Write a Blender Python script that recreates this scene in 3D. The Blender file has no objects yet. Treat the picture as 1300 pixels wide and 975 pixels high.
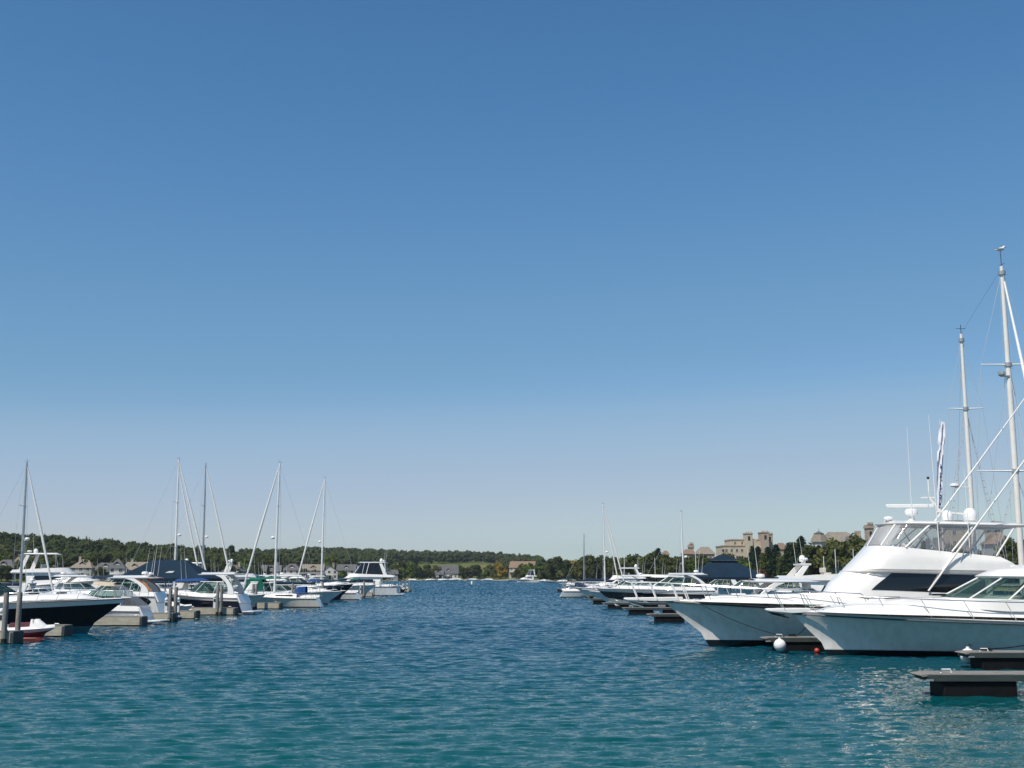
import bpy, bmesh, math, random
import numpy as np
from mathutils import Vector, Matrix, noise
R = math.radians
PI = math.pi
random.seed(7)
SC = bpy.context.scene
COL = SC.collection

# ------------------------------------------------------------------ camera
H = 3.5                      # eye height over the water
F = 1500.0                   # focal length in photograph pixels (1300 wide)
PITCH = math.atan((730 - 487.5) / F)

def W(px, py, Y):
    """world point that a photograph pixel shows at depth Y"""
    u = (px - 650) / F
    v = (487.5 - py) / F
    dy = math.cos(PITCH) - math.sin(PITCH) * v
    dz = math.sin(PITCH) + math.cos(PITCH) * v
    return Vector((u / dy * Y, Y, H + dz / dy * Y))

def X(px, Y):
    return W(px, 730, Y).x

# ------------------------------------------------------------------ mesh building
class MB:
    def __init__(self):
        self.v = []; self.f = []; self.m = []
    def add(self, verts, faces, mi=0):
        o = len(self.v)
        self.v += [tuple(p) for p in verts]
        self.f += [tuple(i + o for i in f) for f in faces]
        self.m += [mi] * len(faces)
        return self
    def box(self, x0, x1, y0, y1, z0, z1, mi=0):
        v = [(x0,y0,z0),(x1,y0,z0),(x1,y1,z0),(x0,y1,z0),(x0,y0,z1),(x1,y0,z1),(x1,y1,z1),(x0,y1,z1)]
        return self.add(v, [(0,3,2,1),(4,5,6,7),(0,1,5,4),(1,2,6,5),(2,3,7,6),(3,0,4,7)], mi)
    def hexa(self, b, t, mi=0):
        """b, t: four points each"""
        return self.add(list(b)+list(t), [(0,3,2,1),(4,5,6,7),(0,1,5,4),(1,2,6,5),(2,3,7,6),(3,0,4,7)], mi)
    def prism(self, poly, y0, y1, mi=0):
        """poly of (x,z), extruded along y"""
        n = len(poly)
        v = [(x,y0,z) for x,z in poly] + [(x,y1,z) for x,z in poly]
        f = [tuple(range(n)), tuple(range(2*n-1, n-1, -1))] + [(i,(i+1)%n,(i+1)%n+n,i+n) for i in range(n)]
        return self.add(v, f, mi)
    def grid(self, rows, mi=0, closed=False, cap0=False, cap1=False):
        n = len(rows[0]); o = len(self.v)
        v = [p for r in rows for p in r]
        f = []
        for i in range(len(rows)-1):
            for j in range(n if closed else n-1):
                k = (j+1) % n
                f.append((i*n+j, i*n+k, (i+1)*n+k, (i+1)*n+j))
        if cap0: f.append(tuple(range(n-1,-1,-1)))
        if cap1: f.append(tuple((len(rows)-1)*n+j for j in range(n)))
        return self.add(v, f, mi)
    def tube(self, pts, r, n=6, mi=0):
        pts = [Vector(p) for p in pts]
        rs = r if isinstance(r, (list, tuple)) else [r]*len(pts)
        rows = []
        for i, p in enumerate(pts):
            a = pts[max(0,i-1)]; b = pts[min(len(pts)-1,i+1)]
            d = (b-a)
            if d.length < 1e-9: d = Vector((0,0,1))
            d.normalize()
            up = Vector((0,0,1)) if abs(d.z) < .9 else Vector((1,0,0))
            e = d.cross(up).normalized(); g = d.cross(e)
            rows.append([p + (e*math.cos(2*PI*k/n)+g*math.sin(2*PI*k/n))*rs[i] for k in range(n)])
        return self.grid(rows, mi, closed=True, cap0=True, cap1=True)
    def lathe(self, prof, c=(0,0,0), n=12, mi=0):
        """prof of (r,z)"""
        rows = [[(c[0]+r*math.cos(2*PI*k/n), c[1]+r*math.sin(2*PI*k/n), c[2]+z) for k in range(n)] for r,z in prof]
        return self.grid(rows, mi, closed=True, cap0=True, cap1=True)
    def ball(self, c, r, n=10, sz=1.0, mi=0):
        prof = [(max(.001,r*math.sin(PI*i/n)), -r*sz*math.cos(PI*i/n)) for i in range(n+1)]
        return self.lathe(prof, c, max(8,n), mi)
    def build(self, name, mats, parent=None, sharp=35, bevel=0, clean=True):
        me = bpy.data.meshes.new(name)
        me.from_pydata([tuple(map(float,p)) for p in self.v], [], self.f)
        if not isinstance(mats, (list, tuple)): mats = [mats]
        for m in mats: me.materials.append(m)
        me.polygons.foreach_set('material_index', self.m)
        if clean:
            bm = bmesh.new(); bm.from_mesh(me)
            bmesh.ops.remove_doubles(bm, verts=bm.verts, dist=1e-5)
            bmesh.ops.recalc_face_normals(bm, faces=bm.faces)
            bm.to_mesh(me); bm.free()
        me.polygons.foreach_set('use_smooth', [True]*len(me.polygons))
        try: me.set_sharp_from_angle(angle=R(sharp))
        except Exception: pass
        o = bpy.data.objects.new(name, me)
        COL.objects.link(o)
        if parent: o.parent = parent
        if bevel:
            b = o.modifiers.new('Bevel','BEVEL'); b.width = bevel; b.segments = 2; b.limit_method='ANGLE'; b.angle_limit = R(40)
        return o

def islands(mb):
    par=list(range(len(mb.v)))
    def fd(i):
        while par[i]!=i: par[i]=par[par[i]]; i=par[i]
        return i
    for f in mb.f:
        r=fd(f[0])
        for i in f[1:]: par[fd(i)]=r
    g={}
    for f,m in zip(mb.f,mb.m): g.setdefault(fd(f[0]),[]).append((f,m))
    out=[]
    for fs in g.values():
        n=MB(); idx={}
        for f,m in fs:
            for i in f:
                if i not in idx: idx[i]=len(n.v); n.v.append(mb.v[i])
            n.f.append(tuple(idx[i] for i in f)); n.m.append(m)
        out.append(n)
    return out
def each(mb, name, mats, parent=None, **k):
    return [p.build(name,mats,parent,**k) for p in islands(mb)]

def tag(o, label=None, cat=None, group=None, kind=None):
    if label: o['label'] = label
    if cat: o['category'] = cat
    if group: o['group'] = group
    if kind: o['kind'] = kind
    return o

def thing(name, label, cat, loc=(0,0,0), rz=0, group=None):
    o = bpy.data.objects.new(name, None)
    o.empty_display_size = .3
    COL.objects.link(o)
    o.location = loc; o.rotation_euler = (0,0,rz)
    return tag(o, label, cat, group)

def copy_tree(o, parent=None):
    c = o.copy(); COL.objects.link(c); c.parent = parent
    for ch in o.children: copy_tree(ch, c)
    return c

# ------------------------------------------------------------------ materials
MATS = {}
def newmat(name):
    m = bpy.data.materials.new(name); m.use_nodes = True
    nt = m.node_tree; nt.nodes.clear()
    out = nt.nodes.new('ShaderNodeOutputMaterial')
    b = nt.nodes.new('ShaderNodeBsdfPrincipled')
    nt.links.new(b.outputs[0], out.inputs[0])
    return m, nt, b, out

def mat(name, col, rough=.5, var=.12, scale=3, bump=0, bscale=30, metal=0, coat=0, spec=.5, stretch=(1,1,1), col2=None):
    """plain weathered material: colour varies softly over the surface"""
    if name in MATS: return MATS[name]
    m, nt, b, out = newmat(name)
    tc = nt.nodes.new('ShaderNodeTexCoord')
    mp = nt.nodes.new('ShaderNodeMapping'); mp.inputs['Scale'].default_value = stretch
    nt.links.new(tc.outputs['Object'], mp.inputs[0])
    n = nt.nodes.new('ShaderNodeTexNoise'); n.inputs['Scale'].default_value = scale; n.inputs['Detail'].default_value = 5; n.inputs['Roughness'].default_value = .65
    nt.links.new(mp.outputs[0], n.inputs[0])
    r = nt.nodes.new('ShaderNodeValToRGB')
    c2 = col2 if col2 else [c*(1-var) for c in col]
    hi = col if col2 else [min(1,c*(1+var*.5)) for c in col]
    r.color_ramp.elements[0].position = .35; r.color_ramp.elements[0].color = (*c2,1)
    r.color_ramp.elements[1].position = .65; r.color_ramp.elements[1].color = (*hi,1)
    nt.links.new(n.outputs['Fac'], r.inputs[0]); nt.links.new(r.outputs[0], b.inputs['Base Color'])
    mr = nt.nodes.new('ShaderNodeMapRange'); mr.inputs['To Min'].default_value = rough*.8; mr.inputs['To Max'].default_value = min(1,rough*1.25)
    nt.links.new(n.outputs['Fac'], mr.inputs[0]); nt.links.new(mr.outputs[0], b.inputs['Roughness'])
    b.inputs['Metallic'].default_value = metal
    b.inputs['Coat Weight'].default_value = coat
    b.inputs['Specular IOR Level'].default_value = spec if rough<.8 else .2
    if bump:
        n2 = nt.nodes.new('ShaderNodeTexNoise'); n2.inputs['Scale'].default_value = bscale; n2.inputs['Detail'].default_value = 3
        nt.links.new(mp.outputs[0], n2.inputs[0])
        bp = nt.nodes.new('ShaderNodeBump'); bp.inputs['Strength'].default_value = .6; bp.inputs['Distance'].default_value = bump
        nt.links.new(n2.outputs['Fac'], bp.inputs['Height']); nt.links.new(bp.outputs[0], b.inputs['Normal'])
    MATS[name] = m
    return m

def hullmat(name, top, bottom, boot=None, zb=.06, zt=.2, pin=None, rough=.12, zr=None, cior=1.5):
    """painted hull: bottom paint below zb, boot stripe to zt, gelcoat above; zr: rising of the stripes to the bow is in the mesh"""
    if name in MATS: return MATS[name]
    m, nt, b, out = newmat(name)
    tc = nt.nodes.new('ShaderNodeTexCoord')
    sx = nt.nodes.new('ShaderNodeSeparateXYZ'); nt.links.new(tc.outputs['Object'], sx.inputs[0])
    mr = nt.nodes.new('ShaderNodeMapRange'); mr.inputs['From Min'].default_value = -1; mr.inputs['From Max'].default_value = 4
    nt.links.new(sx.outputs['Z'], mr.inputs[0])
    r = nt.nodes.new('ShaderNodeValToRGB'); cr = r.color_ramp; cr.interpolation = 'CONSTANT'
    P = lambda z: (z+1)/5
    cr.elements[0].position = 0; cr.elements[0].color = (*bottom,1)
    e = cr.elements[1]; e.position = P(zb); e.color = (*(boot or top),1)
    if boot:
        e = cr.elements.new(P(zt)); e.color = (*top,1)
        if pin:
            e = cr.elements.new(P(zt+.05)); e.color = (*boot,1)
            e = cr.elements.new(P(zt+.08)); e.color = (*top,1)
    nt.links.new(mr.outputs[0], r.inputs[0])
    # faint streaks and scum
    mp = nt.nodes.new('ShaderNodeMapping'); mp.inputs['Scale'].default_value = (2.2,2.2,.5)
    nt.links.new(tc.outputs['Object'], mp.inputs[0])
    n = nt.nodes.new('ShaderNodeTexNoise'); n.inputs['Scale'].default_value = 1.6; n.inputs['Detail'].default_value = 6
    nt.links.new(mp.outputs[0], n.inputs[0])
    mx = nt.nodes.new('ShaderNodeMixRGB'); mx.blend_type = 'MULTIPLY'; mx.inputs[0].default_value = 1
    r2 = nt.nodes.new('ShaderNodeValToRGB')
    r2.color_ramp.elements[0].position = .3; r2.color_ramp.elements[0].color = (.86,.85,.82,1)
    r2.color_ramp.elements[1].position = .6; r2.color_ramp.elements[1].color = (1,1,1,1)
    nt.links.new(n.outputs['Fac'], r2.inputs[0])
    nt.links.new(r.outputs[0], mx.inputs[1]); nt.links.new(r2.outputs[0], mx.inputs[2])
    nt.links.new(mx.outputs[0], b.inputs['Base Color'])
    b.inputs['Roughness'].default_value = rough if sum(top)>.3 else .3
    b.inputs['Specular IOR Level'].default_value = .5 if sum(top)>.3 else .25
    b.inputs['Coat Weight'].default_value = .6 if sum(top)>.3 else 0; b.inputs['Coat Roughness'].default_value = .02; b.inputs['Coat IOR'].default_value = cior
    if cior>1.6: b.inputs['Coat Weight'].default_value = 1
    MATS[name] = m
    return m

GEL = mat('white_gelcoat', (.82,.80,.765), .22, .05, 1.5, coat=.3)
GELW = mat('warm_gelcoat', (.78,.75,.70), .28, .06, 1.5, coat=.3)
NONSKID = mat('nonskid_deck', (.78,.76,.72), .55, .07, 2, bump=.002, bscale=160)
STEEL = mat('stainless', (.66,.67,.68), .22, .1, 5, metal=1)
ALU = mat('painted_aluminium', (.80,.79,.77), .35, .08, 3)
ALUG = mat('bare_aluminium', (.45,.46,.48), .35, .12, 3, metal=.7)
SAILC = mat('furled_sail', (.78,.77,.74), .8, .08, 3, bump=.01, bscale=12)
NAVY = mat('navy_canvas', (.016,.036,.075), .85, .3, 1.2, bump=.01, bscale=6)
TEALC = mat('deep_blue_canvas', (.007,.024,.046), .8, .25, .8, bump=.015, bscale=3)
GREEN = mat('green_canvas', (.01,.12,.085), .85, .3, 2, bump=.01, bscale=8)
BLUEC = mat('blue_canvas', (.02,.07,.22), .85, .25, 2, bump=.01, bscale=8)
BLACKC = mat('black_canvas', (.012,.013,.016), .85, .3, 2, bump=.01, bscale=8)
TANC = mat('tan_canvas', (.50,.42,.32), .9, .15, 2, bump=.01, bscale=8)
WHITEC = mat('white_canvas', (.74,.73,.70), .85, .1, 2, bump=.012, bscale=7)
RUBBER = mat('black_rubber', (.012,.012,.013), .6, .3, 5)
VINYL = mat('cream_vinyl', (.66,.62,.54), .5, .1, 4)
RUBR = mat('grey_rub_strip', (.06,.06,.065), .5, .2, 5)
TEAK = mat('teak', (.30,.19,.10), .65, .3, 3, stretch=(1,12,1))
WIRE = mat('rigging_wire', (.55,.56,.58), .4, .1, 5, metal=.2)
ROPE = mat('dark_rope', (.02,.02,.024), .9, .3, 20)
ROPEW = mat('pale_rope', (.5,.48,.43), .9, .3, 20)
PILE = mat('weathered_piling', (.27,.25,.22), .85, .35, 4, bump=.02, bscale=10, stretch=(3,3,.5))
PLANK = mat('grey_dock_planks', (.23,.22,.20), .85, .3, 2.5, bump=.012, bscale=14, stretch=(1,6,1))
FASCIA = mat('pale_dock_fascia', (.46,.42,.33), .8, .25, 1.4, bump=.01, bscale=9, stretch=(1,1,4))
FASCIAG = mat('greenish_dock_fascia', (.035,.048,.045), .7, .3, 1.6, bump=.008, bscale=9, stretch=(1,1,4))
FLOATB = mat('black_dock_float', (.008,.008,.009), .6, .3, 2, spec=.15, bump=.02, bscale=4)
GALV = mat('galvanised', (.42,.44,.45), .45, .15, 6, metal=.5)
REDP = mat('red_paint', (.13,.025,.02), .4, .2, 4)
ORANGE = mat('orange_plastic', (.75,.12,.03), .4, .15, 4)
BRONZE = mat('burnt_orange_gelcoat', (.50,.20,.09), .25, .1, 3, coat=.4)
WPLAS = mat('white_plastic', (.80,.80,.79), .35, .05, 3)
DARKIN = mat('dark_interior', (.03,.03,.035), .7, .3, 3)
GREYG = mat('grey_gelcoat', (.30,.31,.32), .3, .1, 2, coat=.3)

def glassmat(name, col, rough=.04):
    m, nt, b, out = newmat(name)
    b.inputs['Base Color'].default_value = (*col,1); b.inputs['Roughness'].default_value = rough
    b.inputs['IOR'].default_value = 1.5; b.inputs['Specular IOR Level'].default_value = .6
    tc = nt.nodes.new('ShaderNodeTexCoord')
    n = nt.nodes.new('ShaderNodeTexNoise'); n.inputs['Scale'].default_value = 1.3; n.inputs['Detail'].default_value = 2
    nt.links.new(tc.outputs['Object'], n.inputs[0])
    bp = nt.nodes.new('ShaderNodeBump'); bp.inputs['Strength'].default_value = .3; bp.inputs['Distance'].default_value = .02
    nt.links.new(n.outputs['Fac'], bp.inputs['Height']); nt.links.new(bp.outputs[0], b.inputs['Normal'])
    MATS[name] = m
    return m
TINT = glassmat('dark_tinted_glass', (.008,.010,.012))
def clearmat(name, tint, fac, rough=.05, bump=.01, tr_=(.9,.9,.9)):
    """thin see-through sheet: transparent with a reflecting and slightly milky share"""
    m, nt, b, out = newmat(name)
    b.inputs['Base Color'].default_value = (*tint,1); b.inputs['Roughness'].default_value = rough
    tr = nt.nodes.new('ShaderNodeBsdfTransparent'); tr.inputs[0].default_value = (*tr_,1)
    mx = nt.nodes.new('ShaderNodeMixShader')
    lw = nt.nodes.new('ShaderNodeLayerWeight'); lw.inputs[0].default_value = .35
    ad = nt.nodes.new('ShaderNodeMath'); ad.operation = 'MULTIPLY_ADD'; ad.inputs[1].default_value = .5; ad.inputs[2].default_value = fac; ad.use_clamp = True
    nt.links.new(lw.outputs['Fresnel'], ad.inputs[0])
    nt.links.new(ad.outputs[0], mx.inputs[0]); nt.links.new(tr.outputs[0], mx.inputs[1]); nt.links.new(b.outputs[0], mx.inputs[2])
    nt.links.new(mx.outputs[0], out.inputs[0])
    tc = nt.nodes.new('ShaderNodeTexCoord')
    n = nt.nodes.new('ShaderNodeTexNoise'); n.inputs['Scale'].default_value = 2.4; n.inputs['Detail'].default_value = 2
    nt.links.new(tc.outputs['Object'], n.inputs[0])
    bp = nt.nodes.new('ShaderNodeBump'); bp.inputs['Strength'].default_value = .5; bp.inputs['Distance'].default_value = bump
    nt.links.new(n.outputs['Fac'], bp.inputs['Height']); nt.links.new(bp.outputs[0], b.inputs['Normal'])
    MATS[name] = m
    return m
CLEAR = clearmat('clear_vinyl', (.62,.62,.64), .08, .06, .05, (.92,.92,.92))
WSHIELD = clearmat('windshield_glass', (.05,.09,.09), .09, .03, .004, (.80,.88,.865))

# ------------------------------------------------------------------ boat geometry
class Hull:
    """x from the stern (0) to the bow (L), y to port, z from the waterline"""
    def __init__(s, L, B, fs, fb, rake=None, t0=.35, p=2.3, flare=1.2, zc=None, draft=.55, low=.84, curve=1.6, trans=0, cp=.72):
        s.L=L; s.B=B; s.fs=fs; s.fb=fb; s.rake = rake if rake is not None else L*.12
        s.t0=t0; s.p=p; s.flare=flare; s.draft=draft; s.low=low; s.curve=curve; s.trans=trans; s.cp=cp
        s.zc = zc if zc is not None else fb*.3
    def sheer(s, x):
        t=min(1,max(0,x/s.L)); return s.fs+(s.fb-s.fs)*t**s.curve
    def yd(s, x):
        t=min(1,max(0,x/s.L)); a=max(0,(t-s.t0)/(1-s.t0))
        return s.B/2*(.93+.07*min(1,t/s.t0))*(1-a**s.p)
    def pt(s, t, u):
        """u -1..0 keel to chine, 0..1 chine to sheer"""
        a=max(0,(t-s.t0)/(1-s.t0)); ac=max(0,(t-s.t0*.6)/(1-s.t0*.6))
        yd=s.B/2*(.93+.07*min(1,t/s.t0))*(1-a**s.p)
        yc=s.B/2*s.low*(1-ac**(s.p*s.cp))
        zs=s.fs+(s.fb-s.fs)*t**s.curve
        zc=-.04+(s.zc+.04)*max(0,(t-.45)/.55)**1.7
        if u>=0:
            e=1+s.flare*t*t
            y=yc+(yd-yc)*u**e; z=zc+(zs-zc)*u
            xx=t*(s.L-s.rake*(1-u)**1.15)
            xx-=s.trans*(1-t)**8*u
        else:
            w=1+u
            kz=-s.draft*(1-max(0,(t-.7)/.3)**2*.55)
            y=yc*w; z=kz+(zc-kz)*w**1.3
            xx=t*(s.L-s.rake*(1+.35*(1-w)))
        return xx,y,z
    def side_y(s, x, z):
        """half breadth of the topsides at x, z"""
        best=None
        t=x/s.L
        for _ in range(12):
            u=.5
            lo,hi=0,1
            for _ in range(14):
                u=(lo+hi)/2
                if s.pt(t,u)[2]<z: lo=u
                else: hi=u
            xx=s.pt(t,u)[0]
            t=min(.999,max(0,t+(x-xx)/s.L))
        return s.pt(t,u)[1]
    def mesh(s, bands=((0,1,0),), nt=26):
        us=[-1,-.7,-.35,0]
        mids=[]
        for b0,b1,mi in bands:
            k=max(2,round(7*(b1-b0)))
            for i in range(k): mids.append((b0+(b1-b0)*(i+1)/k,mi))
        us2=us+[u for u,_ in mids]
        mis=[bands[0][2]]*3+[mi for _,mi in mids]
        mb=MB()
        ts=[1-(1-i/nt)**1.25 for i in range(nt+1)]
        for sg in (1,-1):
            rows=[[(p[0],sg*p[1],p[2]) for p in (s.pt(t,u) for t in ts)] for u in us2]
            for i in range(len(rows)-1): mb.grid(rows[i:i+2], mis[i])
        tr=[s.pt(0,u) for u in us2]
        poly=[(p[0],p[1],p[2]) for p in tr]+[(p[0],-p[1],p[2]) for p in reversed(tr[1:])]
        mb.add(poly,[tuple(range(len(poly)))],mis[-1])
        return mb
    def deck(s, x0, x1, dz=0, inset=.03, camber=.05, n=16, m=6):
        mb=MB(); rows=[]
        for i in range(n+1):
            x=x0+(x1-x0)*i/n; y=max(.005,s.yd(x)-inset); z=s.sheer(x)+dz
            rows.append([(x,y*(2*j/m-1),z+camber*(1-(2*j/m-1)**2)) for j in range(m+1)])
        mb.grid(rows)
        return mb
    def rub(s, x0, x1, r=.028, dz=-.03, out=.01, n=26):
        mb=MB()
        for sg in (1,-1):
            mb.tube([(x0+(x1-x0)*(1-(1-i/n)**1.4), sg*(s.yd(x0+(x1-x0)*(1-(1-i/n)**1.4))+out), s.sheer(x0+(x1-x0)*(1-(1-i/n)**1.4))+dz) for i in range(n+1)], r, 6)
        return mb
    def rail(s, x0, x1, h=.6, lean=.25, n=7, r=.014, inset=.08, mid=False, fwd=.2):
        """bow rail of both sides; the two side tubes meet at the bow"""
        mb=MB()
        P=lambda x,sg,k: (x+lean*k*.99, sg*max(.03,s.yd(x)-inset), s.sheer(x)+h*k)
        N=18
        for sg in (1,-1):
            top=[P(x0+(x1-x0)*i/N,sg,1 if i>0 else .55) for i in range(N+1)]
            top[-1]=(x1+lean+fwd, sg*.02, s.sheer(x1)+h)
            mb.tube(top,r,5)
            if mid: mb.tube([P(x0+(x1-x0)*i/N,sg,.5) for i in range(N+1)],r*.7,5)
            for i in range(n+1):
                x=x0+(x1-x0)*i/n
                mb.tube([P(x,sg,0),P(x,sg,1 if i>0 else .55)],r,5)
        return mb
    def panel(s, corners, off=.012, th=.02, n=8, m=3, sides=(1,-1), rnd=False):
        """patch on the topsides from four (x,z) corners: aft-low, fore-low, fore-high, aft-high"""
        out=[]
        for sg in sides:
            mb=MB(); A=[];Bk=[]
            for j in range(m+1):
                ra=[];rb=[]
                for i in range(n+1):
                    a=i/n;b=j/m
                    x=(corners[0][0]*(1-a)+corners[1][0]*a)*(1-b)+(corners[3][0]*(1-a)+corners[2][0]*a)*b
                    z=(corners[0][1]*(1-a)+corners[1][1]*a)*(1-b)+(corners[3][1]*(1-a)+corners[2][1]*a)*b
                    if rnd:
                        zc=sum(c[1] for c in corners)/4
                        k=math.sqrt(max(.0,1-abs(2*a-1)**2.6)); z=zc+(z-zc)*max(.03,k)
                    y=s.side_y(x,z)
                    ra.append((x,sg*(y+off),z)); rb.append((x,sg*(y+off-th),z))
                A.append(ra);Bk.append(rb)
            mb.grid(A); mb.grid(Bk)
            ring=lambda G:[G[0][i] for i in range(n)]+[G[j][n] for j in range(m)]+[G[m][i] for i in range(n,0,-1)]+[G[j][0] for j in range(m,0,-1)]
            mb.grid([ring(A),ring(Bk)],closed=True)
            out.append(mb)
        return out

class Shell:
    """superstructure from stacked plan outlines. ring = (xa, xc, xf, w, zf, za[, wa]): aft end, where the nose curve starts, nose tip,
    half width, height at the nose, height aft, half width aft"""
    def __init__(s, rings, pw=1.0):
        s.r=[r if len(r)==7 else (*r,r[3]) for r in rings]; s.pw=pw
    def ring(s, h):
        k=h*(len(s.r)-1); i=min(len(s.r)-2,int(k)); f=k-i
        return [a*(1-f)+b*f for a,b in zip(s.r[i],s.r[i+1])]
    def ev(s, q, h, off=0):
        """q -1..1: 0 is the nose, |q| .5 the start of the sides, 1 the aft end"""
        xa,xc,xf,w,zf,za,wa=s.ring(h)
        a=abs(q); sg=1 if q>=0 else -1
        if a<=.5:
            t=a/.5*PI/2
            x=xc+(xf-xc)*max(0,math.cos(t))**s.pw; y=w*math.sin(t)
            nx=math.cos(t); ny=math.sin(t)*sg
        else:
            f=(a-.5)/.5; x=xc+(xa-xc)*f; y=w+(wa-w)*f; nx=0; ny=sg
        fz=(xf-x)/max(1e-6,(xf-xa)); z=zf+(za-zf)*fz
        return (x+nx*off, sg*y+ny*off, z)
    def q_of(s, x, h):
        xa,xc,xf,w,zf,za,wa=s.ring(h)
        if x<=xc: return .5+.5*(xc-x)/max(1e-6,xc-xa)
        return .5*(math.acos(min(1,max(0,((x-xc)/(xf-xc))**(1/s.pw))))/(PI/2))
    def mesh(s, nh=None, nq=26, top=True, bottom=False, camber=.06, back=True):
        mb=MB(); nh=nh or (len(s.r)-1)*2
        qs=[-1+2*i/nq for i in range(nq+1)]
        rows=[[s.ev(q,j/nh) for q in qs] for j in range(nh+1)]
        mb.grid(rows,closed=back)
        for flag,row,cz in ((top,rows[-1],camber),(bottom,rows[0],0)):
            if flag:
                mid=[(p[0],0,p[2]+cz) for p in row]
                qt=[(p[0],p[1]*.55,p[2]+cz*.72) for p in row]
                mb.grid([row,qt,mid])
        return mb
    def patch(s, c, off=.012, th=.025, n=10, m=4):
        """c: four (q,h) corners"""
        mb=MB();A=[];Bk=[]
        for j in range(m+1):
            ra=[];rb=[]
            for i in range(n+1):
                a=i/n;b=j/m
                q=(c[0][0]*(1-a)+c[1][0]*a)*(1-b)+(c[3][0]*(1-a)+c[2][0]*a)*b
                h=(c[0][1]*(1-a)+c[1][1]*a)*(1-b)+(c[3][1]*(1-a)+c[2][1]*a)*b
                ra.append(s.ev(q,h,off)); rb.append(s.ev(q,h,off-th))
            A.append(ra);Bk.append(rb)
        mb.grid(A);mb.grid(Bk)
        ring=lambda G:[G[0][i] for i in range(n)]+[G[j][n] for j in range(m)]+[G[m][i] for i in range(n,0,-1)]+[G[j][0] for j in range(m,0,-1)]
        mb.grid([ring(A),ring(Bk)],closed=True)
        return mb
    def side_win(s, x0l, x1l, h0, x0u, x1u, h1, name, m, parent, sides=(1,-1), off=.012):
        """window on both sides given by x at its lower and upper edge"""
        for sg in sides:
            s.patch([(sg*s.q_of(x0l,h0),h0),(sg*s.q_of(x1l,h0),h0),(sg*s.q_of(x1u,h1),h1),(sg*s.q_of(x0u,h1),h1)],off).build(name,m,parent)
    def curve(s, h, q0=-1, q1=1, n=24, off=0):
        return [s.ev(q0+(q1-q0)*i/n,h,off) for i in range(n+1)]

def radome(parent, x, y, z, r=.3, h=.25, name='radar_dome'):
    return MB().lathe([(r*.25,-.25),(r*.3,0),(r*.9,.01),(r,.06),(r*.98,h*.6),(r*.8,h*.92),(r*.3,h),(.01,h+.01)],(x,y,z),14).build(name,WPLAS,parent)
def satdome(parent, x, y, z, r=.25, name='satellite_dome'):
    return MB().lathe([(r*.35,-.2),(r*.4,0),(r*.9,.03),(r,.2),(r,r*.9),(r*.85,r*1.5),(r*.5,r*1.9),(.01,r*2)],(x,y,z),14).build(name,WPLAS,parent)
def antenna(parent, x, y, z, h, tx=0, ty=0, r=.014):
    return MB().tube([(x,y,z),(x+tx*.4,y+ty*.4,z+h*.45),(x+tx,y+ty,z+h)],[r*1.3,r,r*.5],5).build('antenna',WPLAS,parent)
# tuning
WAVES=[(2.4,(.5,1,1),2,.5,.4,-6,.12),(6.5,(.5,1,1),2,.5,.4,8,.42),(16.0,(.6,1,1),2,.5,.2,-12,.42)]
FARW=3.0
FARF=.13
FARG=1.7
GEOW=.20
WSPEC=.08
WCOL=((.0,.070,.066),(.001,.048,.080))
WROUGH=.05
SKY=(1.0,0.0,6.0,0,.13)
SKYC=(((96,108,130,150,165,208,235),(71,84,107,125,148,179,192)),((129,144,170,190,205,236,250),(118,133,154,167,181,196,207)),((178,193,217,230,239),(170,183,197,203,211)))
SUNP=4.9
EXPO=0.0
HAZE=0.00009
CAUS=True
# ------------------------------------------------------------------ kinds of boats
HM = dict(
 white=lambda: hullmat('white_hull',(.80,.80,.78),(.02,.03,.05),(.03,.035,.05),.05,.14),
 whiteblue=lambda: hullmat('white_hull_blue_stripe',(.80,.80,.79),(.012,.03,.07),(.02,.05,.16),.05,.16,pin=True),
 whitered=lambda: hullmat('white_hull_red_stripe',(.80,.79,.77),(.03,.03,.035),(.35,.03,.03),.05,.15,pin=True),
 cream=lambda: hullmat('cream_hull',(.74,.68,.58),(.03,.05,.05),(.15,.03,.02),.04,.12),
 grey=lambda: hullmat('pale_grey_hull',(.50,.51,.52),(.02,.02,.02),(.02,.02,.02),.05,.14),
 black=lambda: hullmat('black_hull',(.010,.011,.014),(.035,.15,.17),None,.42,.42),
 navy=lambda: hullmat('navy_hull',(.012,.016,.035),(.02,.02,.02),(.7,.7,.7),.04,.09),
 rust=lambda: hullmat('rust_hull',(.50,.19,.08),(.02,.02,.02),None,.04,.1),
)

def basin(t, Hh, x0, x1, z, m=None):
    """cockpit floor and lining"""
    fl=MB(); fl.grid([[(x0+(x1-x0)*i/6,(Hh.yd(x0+(x1-x0)*i/6)-.1)*(2*j/4-1),z) for j in range(5)] for i in range(7)])
    fl.build('cockpit_floor', m or NONSKID, t)

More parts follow.
